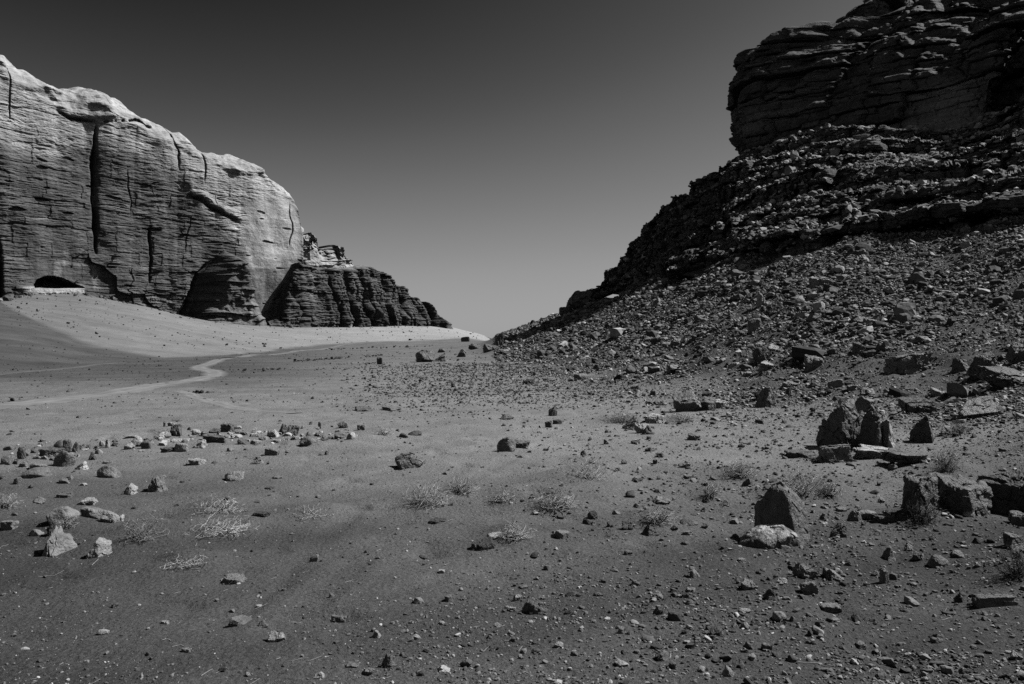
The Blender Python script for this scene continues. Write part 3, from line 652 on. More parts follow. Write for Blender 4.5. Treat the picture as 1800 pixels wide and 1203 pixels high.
# the named ones
GR = 'rocks and boulders lying about the plain'
def step_tone(v, t):   # broken pale face on the low step of the two-tone boulder
    m = sstep(-.1, .3, fbm(v[:, 0] * 5, v[:, 1] * 5, v[:, 2] * 3, 4)) * sstep(.25, .5, v[:, 2])
    return t * (1 - m) + .3 * m
def hero_two_tone():
    x, y = at(1383, 966); sc = y / F
    u, f = ico(6)
    def body(planes, cx, cy, cz, ax, ay, az, seed):
        r = polytope(u.astype(float), [(unit(n), c) for n, c in planes], 22.); v = u * r[:, None]
        n = fbm(v[:, 0] * 2 + seed, v[:, 1] * 2, v[:, 2] * 2, 5); f1, f2, vv = worley(v[:, 0] * 2 + seed, v[:, 1] * 2, v[:, 2] * 2)
        g1, g2, v2 = worley(v[:, 0] * 4.5 + seed, v[:, 1] * 4.5, v[:, 2] * 4.5); v = v * (1 + .05 * n + (vv - .5) * .10 + (v2 - .5) * .035)[:, None]
        return v * np.array([ax, ay, az]) * sc + np.array([cx, cy, cz]) * sc
    fin = body([((-.7,-.4,.5),.66),((.85,-.1,.35),.72),((.75,-.7,.3),.46),((-.3,-1,.15),.62),((-.1,-.8,.6),.78),((0,1,.2),.7),((.55,-.2,.85),.74),((-.3,-.3,.9),.86),((0,0,-1),.8),((-1,-.2,.0),.8),((1,.2,-.1),.8)], 22, 40, 40, 54, 46, 66, 3.)
    step = body([((-.15,-.5,.88),.42),((-.6,-.25,.75),.5),((.5,-.3,.8),.62),((-.75,-.7,.1),.7),((.5,-1,-.1),.66),((.9,-.3,.4),.85),((0,1,0),1.0),((0,.15,1),.52),((-.5,.5,.7),.6),((0,0,-1),.8),((-1,.2,.3),.8)], -20, 14, 13, 58, 48, 54, 8.)
    n = len(fin)
    zf = fin[:, 2] / sc
    t1 = .14 * (1 + .3 * fbm(fin[:, 0] * 9, fin[:, 1] * 9, fin[:, 2] * 9, 4))
    m2 = fbm(step[:, 0] * 7, step[:, 1] * 7, step[:, 2] * 7, 4)
    t2 = np.where((step[:, 2] / sc > 20 + 6 * m2) & (step[:, 1] / sc < 26 + 8 * m2), .13 + .36 * sstep(-.1, .4, m2 + .35 * fbm(step[:, 0] * 25, step[:, 1] * 25, step[:, 2] * 25, 3)), .13 + .08 * m2)
    V = np.concatenate([fin, step]); Fc = np.concatenate([f, f + n])
    o = mesh('boulder', V, Fc, M_ROCK, np.clip(np.concatenate([t1, t2]), .05, .6))
    o.location = (x, y + .1, float(Gm(np.array([x]), np.array([y + .15]))[0]) - .02)
    ROCKS.append(dict(o=o, px=1383, py=966, w=108, h=90, tone='d', style='hero', label='dark two-tone boulder with a pale broken step along its foot, standing alone on sand'))
hero_two_tone()
def pl(*a): return [(unit(n), c) for n, c in a]
B = 'boulder'
put_rock(1484,788,88,82,'d','ang',B,'biggest dark broken boulder in the cluster above the white-streaked slab',11, pl(((-1,-.45,.28),.66),((.3,-1,.22),.5),((.5,-.8,-.1),.62),((1,-.1,.3),.78),((.28,-.4,.95),.74),((-.35,.1,.95),.8),((-.7,-.2,.7),.86),((0,1,0),.8),((0,0,-1),.9)), .75, rough=.09)
put_rock(1534,791,52,76,'d','ang',B,'leaning dark boulder pressed against the right side of the biggest one',12, pl(((-.9,-.4,.2),.66),((1,-.65,.3),.40),((.2,-1,-.1),.62),((.95,.1,.45),.6),((.6,-.3,.8),.62),((-.55,-.2,.8),.7),((-.3,-.1,.95),.86),((0,1,0),.7),((0,0,-1),.9)), 1.0, tilt=.12, rough=.09)
put_rock(1566,790,38,50,'p','ang',B,'pale upright boulder on the right end of the broken dark cluster',13, pl(((.9,-.4,.55),.5),((.85,-.8,.35),.4),((.1,-1,.1),.6),((-.9,-.3,.2),.6),((.45,0,.95),.8),((-.5,0,.8),.85),((0,1,0),.7),((0,0,-1),.9)))
put_rock(1525,727,62,28,'m','wedge',B,'slab with a pale slanting top, propped behind the broken dark cluster',14, pl(((.65,-.3,.75),.42),((-.6,-.6,.5),.6),((0,-1,.1),.6),((1,0,0),1.),((0,1,0),.7),((0,0,-1),.8)), tone_fn=lambda v, t: np.where(v[:, 0] > .15, .5, t))
put_rock(1467,814,56,32,'m','block',B,'low squared block at the left foot of the broken dark cluster',15)
put_rock(1534,808,80,17,'g','slab','rock_slab','flat slab with white streaks lying at the front of the broken cluster',16, tone_fn=lambda v, t: np.where(fbm(v[:, 0] * 3, v[:, 1] * 3, 2.2, 3) > -.1, .55, t), bury=.15)
put_rock(1587,820,74,19,'d','slab','rock_slab','dark flat slab with undercut front edge, right of the white-streaked one',17, bury=.1, zoff=.04)
put_rock(1410,806,58,9,'d','slab','rock_slab','thin dark slab half buried left of the broken cluster',18)
put_rock(1631,780,54,48,'d','peak',B,'dark tapering boulder with a pale right flank, right of the broken cluster',19, pl(((-.9,-.6,.2),.55),((.95,-.55,.5),.36),((.8,.3,.6),.6),((-.1,-.4,1),.74),((-.3,.5,.8),.7),((0,1,0),.7),((0,0,-1),.9)))
put_rock(1664,767,24,17,'m','peak','rock','small pointed rock touching the right flank of the dark tapering boulder',20)
put_rock(1712,738,84,36,'m','ang',B,'broad rough grey boulder on the stony ground behind the dark tapering boulder',21)
put_rock(1610,727,62,26,'k','slab',B,'low wide black boulder behind the broken cluster, right of its pale slab',22)
put_rock(1598,658,76,34,'m','block',B,'square-edged boulder with dark left half on the slope foot',23)
put_rock(1733,668,64,42,'d','peak',B,'large dark tent-shaped boulder high on the slope foot at right',24)
put_rock(1690,655,30,24,'d','peak',B,'dark pointed boulder just left of the tent-shaped one',25)
put_rock(1772,684,92,34,'k','ang',B,'long black boulder cut by the right edge beneath the tent-shaped one',26)
put_rock(1798,640,44,44,'d','ang',B,'dark boulder at the right edge above the long black one',27)
put_rock(1350,717,56,36,'m','ang',B,'rounded grey hump boulder at the bottom of the scree with a black post beside it',28, pl(((-.6,-.3,.75),.55),((.7,-.3,.6),.6),((.1,-.9,.4),.6),((0,1,0),.7),((0,0,-1),.8),((-.1,0,1),.62)))
put_rock(1386,697,11,17,'k','post','rock','small black post-like stone right of the grey hump boulder',29)
put_rock(1339,640,32,32,'d','ang',B,'dark upright boulder with a pale right edge above white flat stones',30)
put_rock(1348,652,30,18,'l','ang','rock','pale lumpy rock in front of the dark upright boulder on the scree',31)
put_rock(1327,638,20,7,'w','slab','rock','small white flat stone beside the dark upright boulder',33)
put_rock(1290,645,22,7,'w','slab','rock','white flat stone farther left of the dark upright boulder',34)
put_rock(1430,650,32,24,'m','block',B,'square boulder with shadowed top on the lower scree',35)
put_rock(1515,625,30,22,'d','wedge',B,'dark slanting boulder in the middle of the lower scree',36)
put_rock(1325,583,24,22,'m','round',B,'round grey boulder high on the scree with a black shadow',37)
put_rock(1440,506,40,17,'g','slab',B,'pale flat boulder near the top of the scree',38)
put_rock(1337,540,14,24,'l','post','rock','upright pale splinter of rock standing on the scree',39)
put_rock(1210,724,52,36,'m','ang',B,'broad slabby boulder, left one of a pair at the scree edge',40)
put_rock(1243,722,34,24,'d','ang',B,'dark broken boulder, right one of the pair at the scree edge',41)
put_rock(1270,718,32,14,'l','slab','rock','low pale slab at the right end of the boulder pair',42)
put_rock(1110,756,38,24,'m','wedge',B,'slanting mottled rock with dark left face among pale slabs',43)
put_rock(1138,764,24,16,'k','peak','rock','small black pointed rock in front of the slanting mottled one',44)
put_rock(1150,745,42,15,'l','slab','rock','pale crumbly slab behind the slanting mottled rock',45)
put_rock(1128,762,26,18,'l','ang','rock','pale rock wedged between the mottled rock and the black pointed one',46)
# the long outcrop at right
def outcrop(px, py, w, h, seed, label, planes, tone='d', dep=.9):
    return put_rock(px, py, w, h, tone, 'block', B, label, seed, planes, dep, rough=.11, bury=.15)
outcrop(1625,908,62,62,51,'left end block of the long dark outcrop, behind the dead tangled shrub', pl(((-1,-.25,.15),.75),((.5,-.9,.15),.52),((1,0,0),.9),((-.1,-.2,1),.7),((-.4,-.5,.8),.8),((0,1,0),.8),((0,0,-1),.8)))
outcrop(1698,906,96,66,52,'middle block of the long dark outcrop with a slanting crack',pl(((-.7,-.75,.15),.72),((.5,-.9,.15),.5),((1,0,0),.9),((-1,0,.1),.85),((.03,-.3,1),.66),((.4,-.2,.9),.74),((0,1,0),.8),((0,0,-1),.8)))
outcrop(1772,908,110,76,53,'tallest black block at the right end of the long dark outcrop',pl(((-.75,-.65,.15),.6),((.15,-1,-.05),.65),((1,0,0),.9),((-.25,-.15,1),.68),((.1,-.4,.9),.7),((0,1,0),.8),((0,0,-1),.8)),'k')
put_rock(1790,925,40,22,'d','slab','rock','dark low stone in front of the right end of the outcrop',54)
put_rock(1550,921,40,12,'k','slab','rock','thin dark curved slab edge in the sand left of the dead tangled shrub',55)
put_rock(1478,945,38,24,'k','peak','rock','black pointed rock right of the two-tone boulder',56)
put_rock(1503,917,26,20,'m','peak','rock','small grey pointed rock between the two-tone boulder and the outcrop',57)
put_rock(1525,914,36,10,'g','round','rock','low sandy hump of rock right of the small grey pointed one',58)
put_rock(1748,1067,76,19,'d','block','rock','long dark bar-shaped stone lying near the right edge, square cut',59, pl(((1,0,0),.95),((-1,0,0),.95),((.02,-1,.05),.5),((0,1,0),.5),((-.04,-.1,1),.5),((0,0,-1),.5)), .25, bury=.1, rot=.06, rough=.03)
put_rock(1785,968,40,26,'d','peak','rock','dark pointed rock cut by the right edge above the dark shrub',60)
put_rock(1650,998,38,19,'d','round','rock','rounded dark stone in the right foreground with a smaller one behind',61)
put_rock(1682,982,22,12,'m','ang','rock','small grey stone just behind the rounded dark one',62)
put_rock(1555,1026,18,26,'m','post','rock','small upright fin of stone in the right foreground',63)
put_rock(1416,1018,42,22,'m','ang','rock','jagged stone with a raised right tip, right foreground',64)
put_rock(1470,1022,40,18,'m','wedge','rock','scoop-shaped stone with a lit curved edge, right foreground',65)
put_rock(1355,1055,26,18,'k','peak','rock','black pyramid stone alone in the right foreground',66)
put_rock(1316,1038,32,17,'m','ang','rock','mottled broad stone left of the black pyramid stone',67)
put_rock(1459,1077,38,11,'m','block','rock','flat oblong stone with bright top edge in the right foreground',68)
put_rock(940,1080,46,22,'d','ang','rock','largest dark stone in the middle foreground',69)
put_rock(684,1174,28,22,'d','peak','rock','dark tilted stone nearest the camera left of centre',70)
put_rock(1166,1162,28,14,'d','ang','rock','dark angular stone in the near foreground right of centre',71)
put_rock(1280,1190,24,15,'g','ang','rock','lit blocky stone at the very bottom of the view',72)
put_rock(425,1099,46,13,'m','wedge','rock','flat split stone with a long lit edge, left foreground',73)
put_rock(411,1028,38,12,'m','slab','rock','flat grey stone with lit top on bare sand, left foreground',74)
put_rock(850,968,44,16,'k','slab','rock','black slanting slab with stones around it in front of the fan-shaped tuft',75)
put_rock(868,950,28,10,'l','round','rock','pale smooth stone behind the black slanting slab',76)
put_rock(988,948,27,14,'g','round','rock','rounded grey stone alone on the sand below the rounded shrub',77)
put_rock(1141,943,32,17,'k','peak','rock','dark humped stone below the low spreading shrub',78)
put_rock(1212,924,32,9,'d','round','rock','flat dark rounded stone right of the dark humped one',79)
put_rock(1162,887,36,11,'m','ang','rock','cracked flat stone behind the low spreading shrub',80)
put_rock(770,921,30,6,'k','slab','rock','thin dark curved stone on the sand left of the fan-shaped tuft',81)
put_rock(459,909,34,7,'k','slab','rock','dark thin curved stone right of the dry shrubs on open sand',82)
# middle distance
put_rock(720,824,54,25,'m','ang',B,'isolated grey block with dark left side in the middle of the sand',83)
put_rock(890,794,34,26,'m','round',B,'single rounded grey boulder beside a flat slab on the gravel edge',84)
put_rock(914,788,36,12,'m','slab','rock','flat slab leaning right of the single rounded grey boulder',85)
put_rock(708,770,20,8,'k','round','rock','small black oval stone, left one of a pair on open sand',86)
put_rock(729,766,24,8,'k','round','rock','long black oval stone, right one of a pair on open sand',87)
put_rock(972,732,16,17,'m','ang','rock','little upright grey stone at the edge of the gravel, pale sand around',88)
put_rock(964,752,13,12,'k','block','rock','black stone in front of the little upright grey one',89)
put_rock(980,746,18,8,'k','slab','rock','flat black stone right of the little upright grey one',90)
put_rock(892,738,24,8,'d','ang','rock','dark ragged stone left of the gravel edge tuft',91)
put_rock(640,723,34,7,'d','ang','rock','low dark stone pile on the pale sand, left one',92)
put_rock(690,722,40,6,'m','ang','rock','low grey line of stone on the pale sand, right one',93)
put_rock(930,676,22,9,'k','slab','rock','black flat rock on the gravel left of the grey hump',94)
put_rock(1022,668,28,11,'m','round','rock','grey hump of rock lying on the fine gravel',95)
put_rock(667,641,11,13,'k','block','rock','small black cube-like rock standing alone far out on the plain',96)
put_rock(747,637,36,22,'d','ang',B,'large dark far boulder, left one of the pair where the scree begins',97)
put_rock(775,636,30,15,'g','wedge',B,'pale-tipped far boulder, right one of the pair where the scree begins',98)
put_rock(776,620,14,8,'d','round','rock','small dark rock behind the far boulder pair',99)
put_rock(811,628,20,14,'d','ang','rock','dark broken rock right of the far boulder pair',100)
put_rock(818,601,16,9,'d','round','rock','small bushy-looking dark rock far out where the scree meets the dune',101)
put_rock(836,614,26,10,'d','ang','rock','dark jumbled rock at the tip of the scree',102)
put_rock(862,618,28,13,'d','ang','rock','wide dark rock at the tip of the scree below the tallest one',103)
put_rock(878,609,18,25,'d','block',B,'tallest dark rock at the far tip of the scree, against the dune',104)
# boulders on the skyline of the slope
put_rock(1020,543,50,34,'d','ang',B,'big dark boulder perched on the skyline where the slope meets the sky',105, bury=.1, depth=.9)
put_rock(996,553,28,13,'d','round',B,'smaller dark boulder on the skyline left of the perched one',106)

# left group, read in an enlargement of x 0-650, y 700-1000
Z6 = 1800 / 650.
def zr(zx, zy, zw, zh, *a, **k): return put_rock(zx / Z6, 700 + zy / Z6, zw / Z6, zh / Z6, *a, **k)
zr(270,775,205,120,'g','ang',B,'largest pale rough rock in the left foreground',201, planes=pl(((-.7,-.5,.5),.6),((.6,-.5,.45),.62),((.15,-.4,.9),.72),((-.2,-1,.1),.7),((0,1,0),.7),((0,0,-1),.8),((.4,0,.9),.75)))
zr(455,782,150,90,'l','wedge',B,'pale tilted wedge rock right of the largest pale one',202, planes=pl(((-.65,-.35,.65),.45),((.8,-.4,.2),.75),((.1,-1,.15),.5),((.25,0,1),.8),((0,1,0),.6),((0,0,-1),.8)))
zr(302,618,138,75,'g','round',B,'smooth rounded boulder behind the largest pale rock',203)
zr(465,590,115,58,'m','round',B,'dark speckled rounded rock, middle one of three behind the largest pale rock',204)
zr(538,608,80,55,'g','ang','rock','pale cracked rock right of the dark speckled one',205)
zr(580,600,50,30,'l','wedge','rock','small pale pointed rock at the right end of the three',206)
zr(48,642,72,40,'m','block','rock','dark-faced block by the left edge beside the rounded boulder',207)
zr(255,672,60,50,'k','post','rock','thin dark upright stone between rounded boulder and largest pale rock',208)
zr(182,672,70,28,'g','peak','rock','low pale pyramid stone left of the thin dark upright one',209)
zr(188,516,55,30,'m','ang','rock','small grey rock alone behind the rounded boulder',210)
zr(320,486,72,25,'d','slab','rock','dark broken slab with a white chip on bare sand',211)
zr(432,526,85,24,'l','slab','rock','pale flat slab behind the dark speckled rounded rock',212)
zr(650,541,22,12,'k','ang','rock','tiny black stone on sand left of the dry shrubs',213)
zr(860,527,26,12,'k','ang','rock','tiny black stone nearest behind the dry shrub with short shadow',214)
zr(612,472,98,48,'l','wedge','rock','pale fin-shaped slab lying left of the stump-shaped rock',215, planes=pl(((-.5,-.3,.8),.35),((.9,-.2,.2),.85),((0,-1,.25),.5),((.4,0,.95),.6),((0,1,0),.5),((0,0,-1),.6)))
zr(760,458,100,74,'m','ang',B,'weathered stump-shaped rock with a ragged top knob',216, planes=pl(((-.8,-.3,.4),.6),((.8,-.3,.4),.62),((0,-1,.2),.7),((0,0,1),.6),((0,1,0),.7),((0,0,-1),.8)), rough=.13)
zr(960,326,86,27,'l','slab','rock','pale flat rock with dark left end on clear sand',217)
zr(1042,319,32,10,'k','ang','rock','small black stone right of the pale flat rock on clear sand',218)
zr(1140,403,104,40,'g','round','rock','low grey mottled rock, half buried right of the stump-shaped one',219)
zr(1248,322,72,24,'g','wedge','rock','low pale rock with a sand tail right of the pale flat one',220)
zr(1326,280,70,38,'g','block','rock','neat grey block on clear sand in front of the stone ring',221)
zr(1120,260,38,16,'g','round','rock','small grey rounded stone left of the neat grey block',222)
zr(1197,254,22,10,'m','ang','rock','tiny grey stone between the rounded one and the neat block',223)
zr(1405,268,34,16,'m','ang','rock','small ragged stone right of the neat grey block',224)
zr(1350,394,54,12,'m','slab','rock','thin flat grey stone right of the half-buried mottled rock',225)
zr(887,412,26,7,'k','slab','rock','little dark sliver of stone right of the stump-shaped rock',226)
zr(1312,444,52,6,'k','slab','rock','thin dark stick-like stone lying on the open sand',227)
zr(1590,277,24,20,'d','peak','rock','small dark stone behind the open sand at right of the ring',228)
zr(1560,280,22,10,'d','ang','rock','tiny dark stone beside another, right of the ring on sand',229)
# far left heap
zr(105,298,42,60,'d','post',B,'dark upright slab standing at the left end of the stone heap',231)
zr(132,283,36,36,'g','ang','rock','grey rock leaning on the right of the dark upright slab',232)
zr(165,268,35,25,'d','ang','rock','small dark rock between the upright slab and the long slab',233)
zr(255,291,108,46,'d','slab',B,'long dark slab in the middle of the left stone heap',234)
zr(290,252,60,48,'d','round',B,'dark rounded rock at the back of the left stone heap',235)
zr(324,268,46,66,'d','post',B,'tallest dark upright rock in the left stone heap',236)
zr(315,335,98,74,'m','round',B,'large dark round boulder in front of the tallest upright rock',237)
zr(368,264,42,50,'d','peak','rock','dark pointed rock right of the tallest upright rock',238)
zr(402,252,44,25,'m','ang','rock','grey rock behind the dark pointed one in the heap',239)
zr(430,248,24,22,'d','ang','rock','little dark rock at the back right of the left heap',240)
zr(448,302,44,40,'d','peak','rock','dark rock with pale back, right end of the left heap',241)
zr(482,273,44,24,'l','round','rock','pale rounded rock behind the right end of the left heap',242)
zr(500,237,36,28,'l','ang','rock','pale rock left of the white upright splinter',243)
zr(523,243,26,44,'p','post','rock','white upright splinter between the heap and the stone row',244)
zr(562,237,40,20,'m','ang','rock','grey flat rock right of the white upright splinter',245)
zr(32,324,62,40,'m','round','rock','grey half-buried rock at the left edge of the heap',246)
zr(75,322,40,24,'d','ang','rock','dark rock wedged beside the grey half-buried one',247)
zr(115,337,46,30,'m','ang','rock','grey lumpy rock in front of the dark upright slab',248)
zr(180,347,82,26,'g','round','rock','low pale hump in front of the left heap',249)
zr(180,274+24,34,16,'l','round','rock','small pale stone in the gap of the left heap',250)
zr(216,300,30,18,'p','round','rock','small white stone in the gap of the left heap',251)
zr(168,390,130,44,'m','round',B,'broad dark smooth mound of rock in front of the left heap',252)
zr(88,420,58,34,'d','peak','rock','dark tapered rock in front of the broad smooth mound',253)
zr(525,390,106,56,'m','round',B,'round-backed rock half buried in sand, alone left of the stump-shaped one',254)
zr(392,350,66,38,'p','wedge','rock','pale wedge rock right of the large dark round boulder',255)
zr(332,400,50,24,'m','wedge','rock','brownish split rock, back one of two in front of the wedge',256)
zr(312,418,62,24,'m','ang','rock','mottled split rock, front one of two in front of the wedge',257)
zr(408,427,36,12,'p','slab','rock','small white flat chip on the sand below the wedge',258)
zr(522,320,50,10,'m','slab','rock','thin grey slab behind the round-backed rock',259)
zr(38,255,44,22,'m','round','rock','far grey stone at the left edge behind the heap',260)
zr(0,400,30,26,'d','ang','rock','dark rock cut by the left edge in front of the heap',261)
zr(200,235,34,18,'m','ang','rock','small grey rock farther back behind the long dark slab',262)
# stone ring / row
RING = [(635,250,50,34,'l','ang'),(668,235,54,48,'p','round'),(712,248,46,44,'d','round'),(640,197,62,12,'l','slab'),(722,215,30,18,'m','ang'),(765,203,62,34,'p','wedge'),(802,196,52,36,'l','ang'),(858,186,62,54,'d','ang'),(920,157,20,16,'d','round'),(955,180,46,28,'w','round'),(995,186,40,22,'m','ang'),(1045,172,62,22,'m','ang'),(1110,166,70,40,'d','block'),(1160,152,36,16,'l','ang'),(1180,182,62,26,'m','ang'),(1055,217,112,36,'d','slab'),(1138,197,36,20,'w','ang'),(970,246,66,40,'w','wedge'),(884,262,72,40,'l','round'),(826,264,80,26,'d','slab'),(1185,228,72,34,'d','wedge'),(1245,226,54,22,'p','round'),(1240,190,50,14,'l','slab'),(1330,192,68,36,'w','ang'),(1385,178,72,56,'d','peak'),(1428,184,62,52,'m','ang'),(1345,220,42,14,'p','slab'),(1392,207,42,18,'p','ang'),(1440,202,50,12,'l','slab'),(1275,206,34,14,'d','ang'),(1510,196,52,32,'d','wedge'),(1500,232,84,40,'m','round'),(1556,150,14,34,'k','post'),(1670,147,56,32,'m','ang'),(1757,157,42,28,'m','block'),(1655,200,58,30,'m','ang'),(1708,202,46,34,'p','round'),(1580,200,30,18,'m','ang'),(1610,200,28,14,'m','ang'),(800,139,14,24,'m','post'),(838,136,42,18,'l','block'),(862,113,46,12,'m','ang'),(1765,66,70,18,'d','ang'),(865,215,60,14,'p','slab'),(905,212,40,12,'p','slab'),(1120,178,30,14,'p','ang'),(1205,212,28,12,'p','ang'),(820,215,34,14,'l','ang'),(560,215,30,14,'m','ang'),(690,262,30,10,'p','slab')]
for a in RING: zr(*a)
# ---- individual stones that fill the rest, largest on screen first
TNAME = {'k': 'black', 'd': 'dark', 'm': 'grey', 'g': 'light grey', 'l': 'pale', 'p': 'very pale', 'w': 'white'}
SNAME = {'ang': 'angular', 'round': 'rounded', 'block': 'blocky', 'slab': 'flat', 'wedge': 'slanting', 'peak': 'pointed', 'post': 'upright'}
n_named = len(ROCKS)
fill = np.random.default_rng(99)
taken = [(r['px'], r['py'], r['w']) for r in ROCKS] + [(s[0], s[1] - 8, s[2]) for s in SHRUBS]
def free(px, py, w): return all(abs(px - a) > (w + c) * .55 or abs(py - b) > (w + c) * .3 for a, b, c in taken)
ZONES = [  # n, px range, py range, size range, tones, label
 (30, (940, 1790), (960, 1195), (12, 26), 'ddmmgk', 'small loose stone scattered on the dark foreground sand at right', 'stones in the right foreground'),
 (26, (120, 930), (985, 1195), (10, 24), 'dmmggl', 'small loose stone scattered on the foreground sand at left and centre', 'stones in the left foreground'),
 (34, (1000, 1560), (765, 950), (9, 20), 'kddmm', 'small dark stone among the gravel around the pale shrubs', 'stones among the gravel'),
 (24, (1100, 1795), (600, 700), (12, 26), 'ddmmg', 'dark block half sunk in the stony foot of the slope', 'blocks at the slope foot'),
 (22, (1120, 1795), (430, 590), (10, 24), 'ddmmgl', 'block standing out of the scree high on the slope', 'blocks high on the scree'),
]
for n, xr, yr, sr, tones, lab, grp in ZONES:
    k = 0; tries = 0
    while k < n and tries < 4000:
        tries += 1
        px, py = fill.uniform(*xr), fill.uniform(*yr); w = fill.uniform(*sr) ** 1.0 * (1 if fill.random() < .8 else 1.3)
        if yr[1] < 600 and py < np.interp(px, [1100, 1300, 1500, 1800], [530, 485, 455, 425]): continue
        if not free(px, py, w): continue
        st = ['ang', 'ang', 'peak', 'wedge', 'slab', 'block', 'round'][fill.integers(7)]
        o = put_rock(px, py, w, w * fill.uniform(.35, .75) * (.6 if st == 'slab' else 1), tones[fill.integers(len(tones))], st, 'stone', sub=4)
        ROCKS[-1]['label'] = lab; ROCKS[-1]['grp'] = grp; taken.append((px, py, w)); k += 1
# the stones of the row get their labels from what lies next to them
LAND = [(270/Z6, 700+775/Z6, 'the largest pale foreground rock'), (720/1., 824, 'the isolated grey block'), (1326/Z6, 700+280/Z6, 'the neat grey block'),
        (523/Z6, 700+243/Z6, 'the white upright splinter'), (858/Z6, 700+186/Z6, 'the dark craggy rock of the row'), (970/Z6, 700+246/Z6, 'the white wedge rock'),
        (1110/Z6, 700+166/Z6, 'the big dark block of the row'), (1385/Z6, 700+178/Z6, 'the tall dark peak of the row'), (1055/Z6, 700+217/Z6, 'the long dark slab of the row'),
        (1708/Z6, 700+202/Z6, 'the pale ball at the row end'), (955/Z6, 700+180/Z6, 'the white round rock')]
OWN = {(858,186): 'dark craggy rock standing up in the back of the stone row', (970,246): 'bright white wedge rock at the front of the stone row', (1110,166): 'big dark squared block at the back of the stone row',
       (1385,178): 'tall dark peaked rock in the right half of the stone row', (1055,217): 'long dark slab along the front of the stone row', (1708,202): 'very pale ball-shaped rock at the right end of the stone row', (955,180): 'white round rock at the back of the stone row'}
pend = []
for r in ROCKS:
    if r['label'] is None:
        key = (round(r['px'] * Z6), round((r['py'] - 700) * Z6))
        if key in OWN: r['label'] = OWN[key]; continue
        pend.append(r)
used = {}
for r in pend:
    best = sorted(LAND, key=lambda l: abs(l[0] - r['px']) + 2 * abs(l[1] - r['py']))[:3]
    size = 'large' if r['w'] > 23 else ('medium' if r['w'] > 15 else 'small')
    cands = []
    for lx, ly, ln in best:
        dx, dy = r['px'] - lx, r['py'] - ly
        if abs(dx) > 1.3 * abs(dy): rel = ('just ' if abs(dx) < 26 else '') + ('right of' if dx > 0 else 'left of')
        else: rel = ('just ' if abs(dy) < 9 else '') + ('in front of' if dy > 0 else 'behind')
        cands.append(f"{size} {TNAME[r['tone']]} {SNAME[r['style']]} rock {rel} {ln}")
    lab = next((c for c in cands if c not in used), None)
    if lab is None: lab = cands[0] + ', the farther one'
    used[lab] = 1; r['label'] = lab
for r in ROCKS:
    tag(r['o'], r['label'], 'boulder' if r['o'].name.startswith('boulder') else ('slab' if r['o'].name.startswith('rock_slab') else ('stone' if r['o'].name.startswith('stone') else 'rock')), r.get('grp', GR))

# ---------------------------------------------------------------- dry shrubs
def tubes(paths, radii, sides=3):
    """paths (n,k,3), radii (n,k) -> verts, quads"""
    n, k, _ = paths.shape
    t = np.gradient(paths, axis=1); t /= np.linalg.norm(t, axis=2)[..., None] + 1e-9
    a = np.cross(t, np.array([.31, .22, .92])); a /= np.linalg.norm(a, axis=2)[..., None] + 1e-9; b = np.cross(t, a)
    an = np.arange(sides) * 2 * math.pi / sides
    V = paths[:, :, None] + radii[:, :, None, None] * (np.cos(an)[None, None, :, None] * a[:, :, None] + np.sin(an)[None, None, :, None] * b[:, :, None])
    i = (np.arange(n)[:, None, None] * k + np.arange(k - 1)[None, :, None]) * sides; s = np.arange(sides)[None, None]; s2 = (s + 1) % sides
    Fq = np.stack([i + s, i + s2, i + sides + s2, i + sides + s], -1).reshape(-1, 4)
    return V.reshape(-1, 3), Fq
def grow(r, n, W_, H_, start, k=7, spread=1.0, flat=0.):
    """n bent twigs that start near the foot and fan out"""
    az = r.uniform(0, 2 * math.pi, n); el = np.clip(r.normal(.75 - flat, .38, n), .06, 1.5)
    ln = r.uniform(.5, 1.0, n)
    dirs = np.stack([np.cos(az) * np.cos(el) * W_ * .55 * spread, np.sin(az) * np.cos(el) * W_ * .5 * spread, np.sin(el) * H_ * 1.05], 1) * ln[:, None]
    t = np.linspace(0, 1, k)
    bend = r.normal(0, .10, (n, 2, 3)) * np.array([W_, W_, H_ * .7])
    P = start[:, None] + dirs[:, None] * t[None, :, None] + bend[:, 0][:, None] * (np.sin(t * math.pi))[None, :, None] + bend[:, 1][:, None] * (np.sin(t * 2 * math.pi) * .5)[None, :, None]
    P = P + r.normal(0, .012, P.shape) * W_ * np.minimum(t * 3, 1)[None, :, None]
    P[..., 2] = np.maximum(P[..., 2], .004)
    return P
